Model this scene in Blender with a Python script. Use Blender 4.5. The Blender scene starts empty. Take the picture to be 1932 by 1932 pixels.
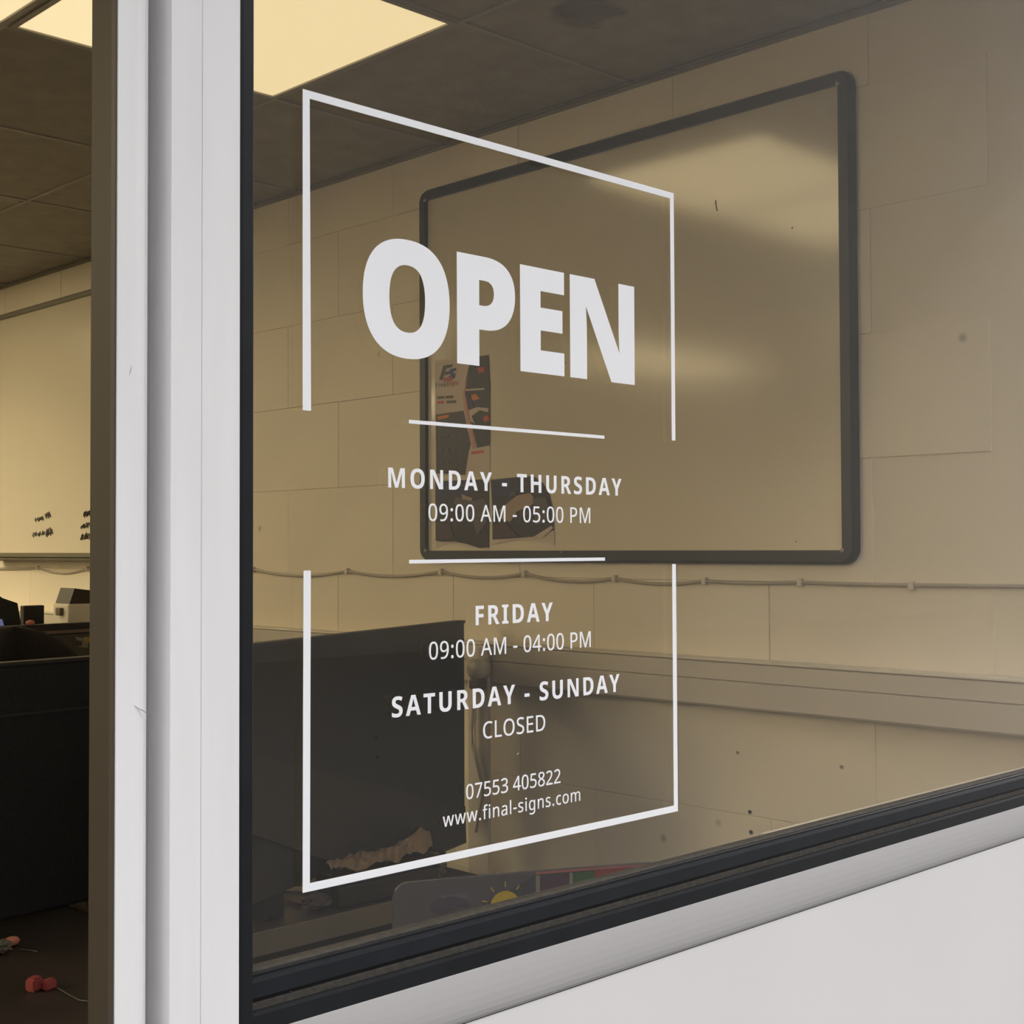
import bpy, bmesh, math, random
from mathutils import Vector, Matrix
random.seed(7)
S = bpy.context.scene
C = S.collection
# ------------------------------------------------------------------ camera
D, H = 0.80, 1.40                       # camera 0.8 m in front of the shopfront glass (y = 0), 1.4 m above the floor
FPX = 2578.78
yaw, pitch, roll = (math.radians(a) for a in (45.6686, 1.4703, -0.2156))
Fv = Vector((math.cos(yaw)*math.cos(pitch), math.sin(yaw)*math.cos(pitch), math.sin(pitch)))
r0 = Vector((math.sin(yaw), -math.cos(yaw), 0)); u0 = r0.cross(Fv)
Rv = r0*math.cos(roll) + u0*math.sin(roll)
Uv = -r0*math.sin(roll) + u0*math.cos(roll)
CP = Vector((0, -D, H))
cam = bpy.data.cameras.new('camera'); co = bpy.data.objects.new('camera', cam); C.objects.link(co)
cam.sensor_width = 36; cam.lens = 36*FPX/1932; cam.clip_start = 0.02
m = Matrix((Rv, Uv, -Fv)).transposed().to_4x4(); m.translation = CP
co.matrix_world = m
S.camera = co
def at(px, py, axis, val):
    """real-world point where the ray of a photo pixel meets the plane axis=val"""
    d = Fv*FPX + Rv*(px-966) - Uv*(py-966)
    return CP + d*((val-CP[axis])/d[axis])
# ------------------------------------------------------------------ world: overcast sky, brighter towards the zenith
w = bpy.data.worlds.new('overcast'); S.world = w; w.use_nodes = True
nt = w.node_tree; N = nt.nodes; Lk = nt.links
for n in list(N): N.remove(n)
tc = N.new('ShaderNodeTexCoord'); sx = N.new('ShaderNodeSeparateXYZ'); Lk.new(tc.outputs['Generated'], sx.inputs[0])
mx = N.new('ShaderNodeMath'); mx.operation = 'MAXIMUM'; mx.inputs[1].default_value = 0; Lk.new(sx.outputs[2], mx.inputs[0])
ma = N.new('ShaderNodeMath'); ma.operation = 'MULTIPLY_ADD'; ma.inputs[1].default_value = 2/3; ma.inputs[2].default_value = 1/3
Lk.new(mx.outputs[0], ma.inputs[0])
bg = N.new('ShaderNodeBackground'); bg.inputs[0].default_value = (0.985, 0.978, 0.985, 1)
SKY = 8.0
mm = N.new('ShaderNodeMath'); mm.operation = 'MULTIPLY'; mm.inputs[1].default_value = SKY; Lk.new(ma.outputs[0], mm.inputs[0])
Lk.new(mm.outputs[0], bg.inputs[1]); ow = N.new('ShaderNodeOutputWorld'); Lk.new(bg.outputs[0], ow.inputs[0])
S.view_settings.view_transform = 'Standard'; S.view_settings.look = 'None'
S.view_settings.gamma = 1; S.view_settings.use_curve_mapping = False; S.view_settings.exposure = 0.0
PANEL = (0.86, 0.70, 0.40)              # light of the ceiling panels
# ------------------------------------------------------------------ materials
MATS = {}
def mat(name, col, rough=0.6, spec=0.5, metal=0.0, noise=0.0, nscale=20, bump=0.0, bscale=60, emit=None, es=1.0, stretch=(1,1,1)):
    if name in MATS: return MATS[name]
    M = bpy.data.materials.new(name); M.use_nodes = True; t = M.node_tree; n = t.nodes; l = t.links
    b = n['Principled BSDF']
    b.inputs['Roughness'].default_value = rough; b.inputs['Metallic'].default_value = metal
    b.inputs['Specular IOR Level'].default_value = spec
    tx = n.new('ShaderNodeTexCoord'); mp = n.new('ShaderNodeMapping'); mp.inputs['Scale'].default_value = stretch
    l.new(tx.outputs['Object'], mp.inputs[0])
    if noise:
        ns = n.new('ShaderNodeTexNoise'); ns.inputs['Scale'].default_value = nscale; ns.inputs['Detail'].default_value = 5
        l.new(mp.outputs[0], ns.inputs['Vector'])
        mr = n.new('ShaderNodeMapRange'); mr.inputs[1].default_value = 0.3; mr.inputs[2].default_value = 0.7
        mr.inputs[3].default_value = 1-noise; mr.inputs[4].default_value = 1+noise*0.6
        l.new(ns.outputs[0], mr.inputs[0])
        vm = n.new('ShaderNodeVectorMath'); vm.operation = 'SCALE'; vm.inputs[0].default_value = col[:3]
        l.new(mr.outputs[0], vm.inputs['Scale']); l.new(vm.outputs[0], b.inputs['Base Color'])
    else:
        b.inputs['Base Color'].default_value = (*col[:3], 1)
    if bump:
        nb = n.new('ShaderNodeTexNoise'); nb.inputs['Scale'].default_value = bscale; nb.inputs['Detail'].default_value = 6
        l.new(mp.outputs[0], nb.inputs['Vector'])
        bp = n.new('ShaderNodeBump'); bp.inputs['Strength'].default_value = bump; bp.inputs['Distance'].default_value = 0.004
        l.new(nb.outputs[0], bp.inputs['Height']); l.new(bp.outputs[0], b.inputs['Normal'])
    if emit:
        b.inputs['Emission Color'].default_value = (*emit, 1); b.inputs['Emission Strength'].default_value = es
    MATS[name] = M; return M
def glass_mat(name, tint):
    M = bpy.data.materials.new(name); M.use_nodes = True; t = M.node_tree; n = t.nodes; l = t.links
    for q in list(n): n.remove(q)
    g = n.new('ShaderNodeNewGeometry'); dp = n.new('ShaderNodeVectorMath'); dp.operation = 'DOT_PRODUCT'
    l.new(g.outputs['Normal'], dp.inputs[0]); l.new(g.outputs['Incoming'], dp.inputs[1])
    ab = n.new('ShaderNodeMath'); ab.operation = 'ABSOLUTE'; l.new(dp.outputs['Value'], ab.inputs[0])
    om = n.new('ShaderNodeMath'); om.operation = 'SUBTRACT'; om.inputs[0].default_value = 1; l.new(ab.outputs[0], om.inputs[1])
    pw = n.new('ShaderNodeMath'); pw.operation = 'POWER'; pw.inputs[1].default_value = 5; l.new(om.outputs[0], pw.inputs[0])
    fr = n.new('ShaderNodeMath'); fr.operation = 'MULTIPLY_ADD'; fr.inputs[1].default_value = 0.96; fr.inputs[2].default_value = 0.042
    l.new(pw.outputs[0], fr.inputs[0])
    tr = n.new('ShaderNodeBsdfTransparent'); tr.inputs[0].default_value = (*tint, 1)
    gl = n.new('ShaderNodeBsdfGlossy'); gl.inputs['Roughness'].default_value = 0.0; gl.inputs['Color'].default_value = (1, 1, 1, 1)
    mxs = n.new('ShaderNodeMixShader'); l.new(fr.outputs[0], mxs.inputs[0]); l.new(tr.outputs[0], mxs.inputs[1]); l.new(gl.outputs[0], mxs.inputs[2])
    o = n.new('ShaderNodeOutputMaterial'); l.new(mxs.outputs[0], o.inputs[0])
    MATS[name] = M; return M
def wall_mat():
    M = mat('painted_block', (0.74, 0.68, 0.58), rough=0.55, noise=0.05, nscale=2.5, bump=0.5, bscale=14)
    t = M.node_tree; n = t.nodes; l = t.links; b = n['Principled BSDF']
    # small pock marks and scuffs in the paint
    tx = n.new('ShaderNodeTexCoord'); vo = n.new('ShaderNodeTexVoronoi'); vo.inputs['Scale'].default_value = 5.5
    gm = n.new('ShaderNodeNewGeometry'); l.new(gm.outputs['Position'], vo.inputs['Vector'])
    ra = n.new('ShaderNodeMapRange'); ra.inputs[1].default_value = 0.02; ra.inputs[2].default_value = 0.06; ra.inputs[3].default_value = 0.62; ra.inputs[4].default_value = 1
    l.new(vo.outputs['Distance'], ra.inputs[0])
    src = b.inputs['Base Color'].links[0].from_socket
    sc = n.new('ShaderNodeVectorMath'); sc.operation = 'SCALE'; l.new(src, sc.inputs[0]); l.new(ra.outputs[0], sc.inputs['Scale'])
    l.new(sc.outputs[0], b.inputs['Base Color'])
    return M
M_WALL = wall_mat()
M_PLAIN = mat('painted_plaster', (0.74, 0.68, 0.58), 0.7, noise=0.04, nscale=2)
def tile_mat():
    M = mat('ceiling_tile', (0.38, 0.352, 0.31), 0.9, spec=0.1, noise=0.10, nscale=14, bump=0.7, bscale=90)
    t = M.node_tree; n = t.nodes; l = t.links; b = n['Principled BSDF']
    src = b.inputs['Base Color'].links[0].from_socket
    g = n.new('ShaderNodeNewGeometry'); v = n.new('ShaderNodeVectorMath'); v.operation = 'SUBTRACT'
    p = at(1105, 22, 2, H+0.9722); v.inputs[1].default_value = (p.x, p.y, p.z)
    l.new(g.outputs['Position'], v.inputs[0])
    nz = n.new('ShaderNodeTexNoise'); nz.inputs['Scale'].default_value = 18; l.new(g.outputs['Position'], nz.inputs['Vector'])
    sc = n.new('ShaderNodeVectorMath'); sc.operation = 'LENGTH'; l.new(v.outputs[0], sc.inputs[0])
    ad = n.new('ShaderNodeMath'); ad.operation = 'MULTIPLY_ADD'; ad.inputs[1].default_value = 0.09; l.new(nz.outputs[0], ad.inputs[0]); l.new(sc.outputs['Value'], ad.inputs[2])
    mr = n.new('ShaderNodeMapRange'); mr.inputs[1].default_value = 0.095; mr.inputs[2].default_value = 0.125; mr.inputs[3].default_value = 0.62; mr.inputs[4].default_value = 1
    l.new(ad.outputs[0], mr.inputs[0])
    s2 = n.new('ShaderNodeVectorMath'); s2.operation = 'SCALE'; l.new(src, s2.inputs[0]); l.new(mr.outputs[0], s2.inputs['Scale'])
    l.new(s2.outputs[0], b.inputs['Base Color'])
    return M
M_TILE = tile_mat()
M_BAR = mat('grid_bar_metal', (0.36, 0.33, 0.29), 0.5)
M_TRIM = mat('wall_angle_shadow', (0.22, 0.20, 0.17), 0.6)  # dark colour stands in for the thin shadow line under the ceiling
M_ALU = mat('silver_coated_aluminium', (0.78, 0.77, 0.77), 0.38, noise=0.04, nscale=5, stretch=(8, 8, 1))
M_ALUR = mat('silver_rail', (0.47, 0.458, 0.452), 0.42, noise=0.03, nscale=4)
M_PANEL = mat('white_facade_panel', (0.68, 0.665, 0.66), 0.5, noise=0.03, nscale=3)
M_BROWN = mat('dark_brown_jamb', (0.042, 0.032, 0.023), 0.55, noise=0.08, nscale=8)
M_BROWN2 = mat('brown_seal', (0.060, 0.049, 0.043), 0.5)
M_RUB = mat('black_rubber', (0.0105, 0.0115, 0.0130), 0.45, spec=0.3, noise=0.2, nscale=40)
M_RUB2 = mat('slate_rubber', (0.013, 0.0145, 0.0175), 0.4, spec=0.3, noise=0.15, nscale=50)
M_DIRT = mat('dusty_rubber', (0.040, 0.035, 0.028), 0.9, noise=0.45, nscale=160, stretch=(1, 1, 1))
M_VINYL = mat('white_vinyl', (0.86, 0.865, 0.885), 0.45, noise=0.015, nscale=8)
M_GLASS = glass_mat('window_glass', (0.97, 0.958, 0.93))
M_GROUND = mat('asphalt', (0.036, 0.035, 0.034), 0.9, noise=0.2, nscale=30, bump=0.4, bscale=200)
M_CARPET = mat('dark_carpet', (0.035, 0.033, 0.032), 0.95, noise=0.3, nscale=200, bump=0.5, bscale=300)
M_BOARD = mat('whiteboard_enamel', (0.72, 0.665, 0.565), 0.13, spec=1.0, noise=0.015, nscale=3)
M_BOARD.node_tree.nodes['Principled BSDF'].inputs['IOR'].default_value = 2.35
M_FRAME = mat('charcoal_frame', (0.030, 0.030, 0.027), 0.45)
M_FRAMEG = mat('grey_board_frame', (0.15, 0.14, 0.11), 0.5)
M_CAP = mat('frame_corner_highlight', (0.35, 0.34, 0.31), 0.3)
M_CABLE = mat('painted_cable', (0.40, 0.36, 0.30), 0.5)
M_CLIP = mat('cable_clip', (0.62, 0.58, 0.50), 0.4)
M_TRUNK = mat('trunking_pvc', (0.50, 0.46, 0.41), 0.45, noise=0.02, nscale=5)
M_TRUNKL = mat('trunking_lid', (0.53, 0.49, 0.435), 0.45, noise=0.02, nscale=5)
M_BLK = mat('black_plastic', (0.010, 0.010, 0.0105), 0.35, noise=0.1, nscale=20)
M_BLKM = mat('black_fabric', (0.026, 0.027, 0.029), 0.85, noise=0.2, nscale=120)
M_GRYM = mat('dark_grey_plate', (0.042, 0.040, 0.036), 0.6, noise=0.12, nscale=12)
M_RAIL = mat('divider_rail', (0.055, 0.047, 0.044), 0.5)
M_DESK = mat('dark_desk_top', (0.030, 0.022, 0.019), 0.5, noise=0.25, nscale=9)
M_EDGE = mat('beige_desk_edge', (0.14, 0.12, 0.09), 0.6, noise=0.12, nscale=12)
M_KRAFT = mat('kraft_paper', (0.27, 0.185, 0.11), 0.8, noise=0.25, nscale=25)
M_PAPER = mat('white_paper', (0.62, 0.58, 0.50), 0.8)
M_RED = mat('red_plastic', (0.27, 0.050, 0.048), 0.5)
M_PINK = mat('salmon_foam', (0.55, 0.20, 0.13), 0.7)
M_SILL = mat('cream_bead', (0.55, 0.49, 0.41), 0.5, noise=0.1, nscale=10)
def flat(name, c, r=0.6): return mat(name, c, r)
# ------------------------------------------------------------------ helpers
def obj(name, bm, m, parent=None, smooth=False):
    me = bpy.data.meshes.new(name); bmesh.ops.recalc_face_normals(bm, faces=bm.faces[:]); bm.to_mesh(me); bm.free()
    if smooth:
        for p in me.polygons: p.use_smooth = True
    if m: me.materials.append(m)
    o = bpy.data.objects.new(name, me); C.objects.link(o)
    if parent: o.parent = parent; o.matrix_parent_inverse = Matrix.Translation(-parent.location) if parent.rotation_euler.z == 0 else parent.matrix_basis.inverted()
    return o
def box(bm, x0, x1, y0, y1, z0, z1):
    vs = [bm.verts.new((x, y, z)) for x in (x0, x1) for y in (y0, y1) for z in (z0, z1)]
    for f in ((0,1,3,2),(4,6,7,5),(0,4,5,1),(2,3,7,6),(0,2,6,4),(1,5,7,3)): bm.faces.new([vs[i] for i in f])
    return vs
def B(*a, bev=0.0, seg=2):
    bm = bmesh.new()
    if a and isinstance(a[0], (tuple, list)):
        for q in a: box(bm, *q)
    else: box(bm, *a)
    if bev: bmesh.ops.bevel(bm, geom=bm.edges[:], offset=bev, segments=seg, affect='EDGES', profile=0.5)
    return bm
def prism(poly, fn, t0, t1):
    """poly (a,b) list extruded from t0 to t1; fn maps (a,b,t) to a point"""
    bm = bmesh.new(); n = len(poly)
    A = [bm.verts.new(fn(a, b, t0)) for a, b in poly]; Bv = [bm.verts.new(fn(a, b, t1)) for a, b in poly]
    bm.faces.new(A[::-1]); bm.faces.new(Bv)
    for i in range(n): bm.faces.new((A[i], A[(i+1) % n], Bv[(i+1) % n], Bv[i]))
    return bm
def tube(bm, pts, r, seg=8, cap=True):
    pts = [Vector(p) for p in pts]; rings = []
    for i, p in enumerate(pts):
        d = (pts[min(i+1, len(pts)-1)] - pts[max(i-1, 0)]).normalized()
        a = d.cross(Vector((0, 0, 1)));
        if a.length < 1e-3: a = d.cross(Vector((1, 0, 0)))
        a.normalize(); b = d.cross(a)
        rr = r[i] if isinstance(r, (list, tuple)) else r
        rings.append([bm.verts.new(p + a*rr*math.cos(k*2*math.pi/seg) + b*rr*math.sin(k*2*math.pi/seg)) for k in range(seg)])
    for q, s in zip(rings, rings[1:]):
        for k in range(seg): bm.faces.new((q[k], q[(k+1) % seg], s[(k+1) % seg], s[k]))
    if cap: bm.faces.new(rings[0][::-1]); bm.faces.new(rings[-1])
    return bm
def thing(name, label, cat, loc, rz=0, group=None):
    o = bpy.data.objects.new(name, None); C.objects.link(o); o.empty_display_size = 0.05
    o.location = loc; o.rotation_euler = (0, 0, rz); o['label'] = label; o['category'] = cat
    if group: o['group'] = group
    return o
def tag(o, label, cat, group=None):
    o['label'] = label; o['category'] = cat
    if group: o['group'] = group
    return o
def struct(name, bm, m, label=None, parent=None, smooth=False):
    o = obj(name, bm, m, parent, smooth)
    if parent is None:
        o['kind'] = 'structure'; o['category'] = name.split('_')[0]
        o['label'] = label
    return o
def structE(name, label, cat, loc=(0, 0, 0)):
    o = thing(name, label, cat, loc); o['kind'] = 'structure'; return o
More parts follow.
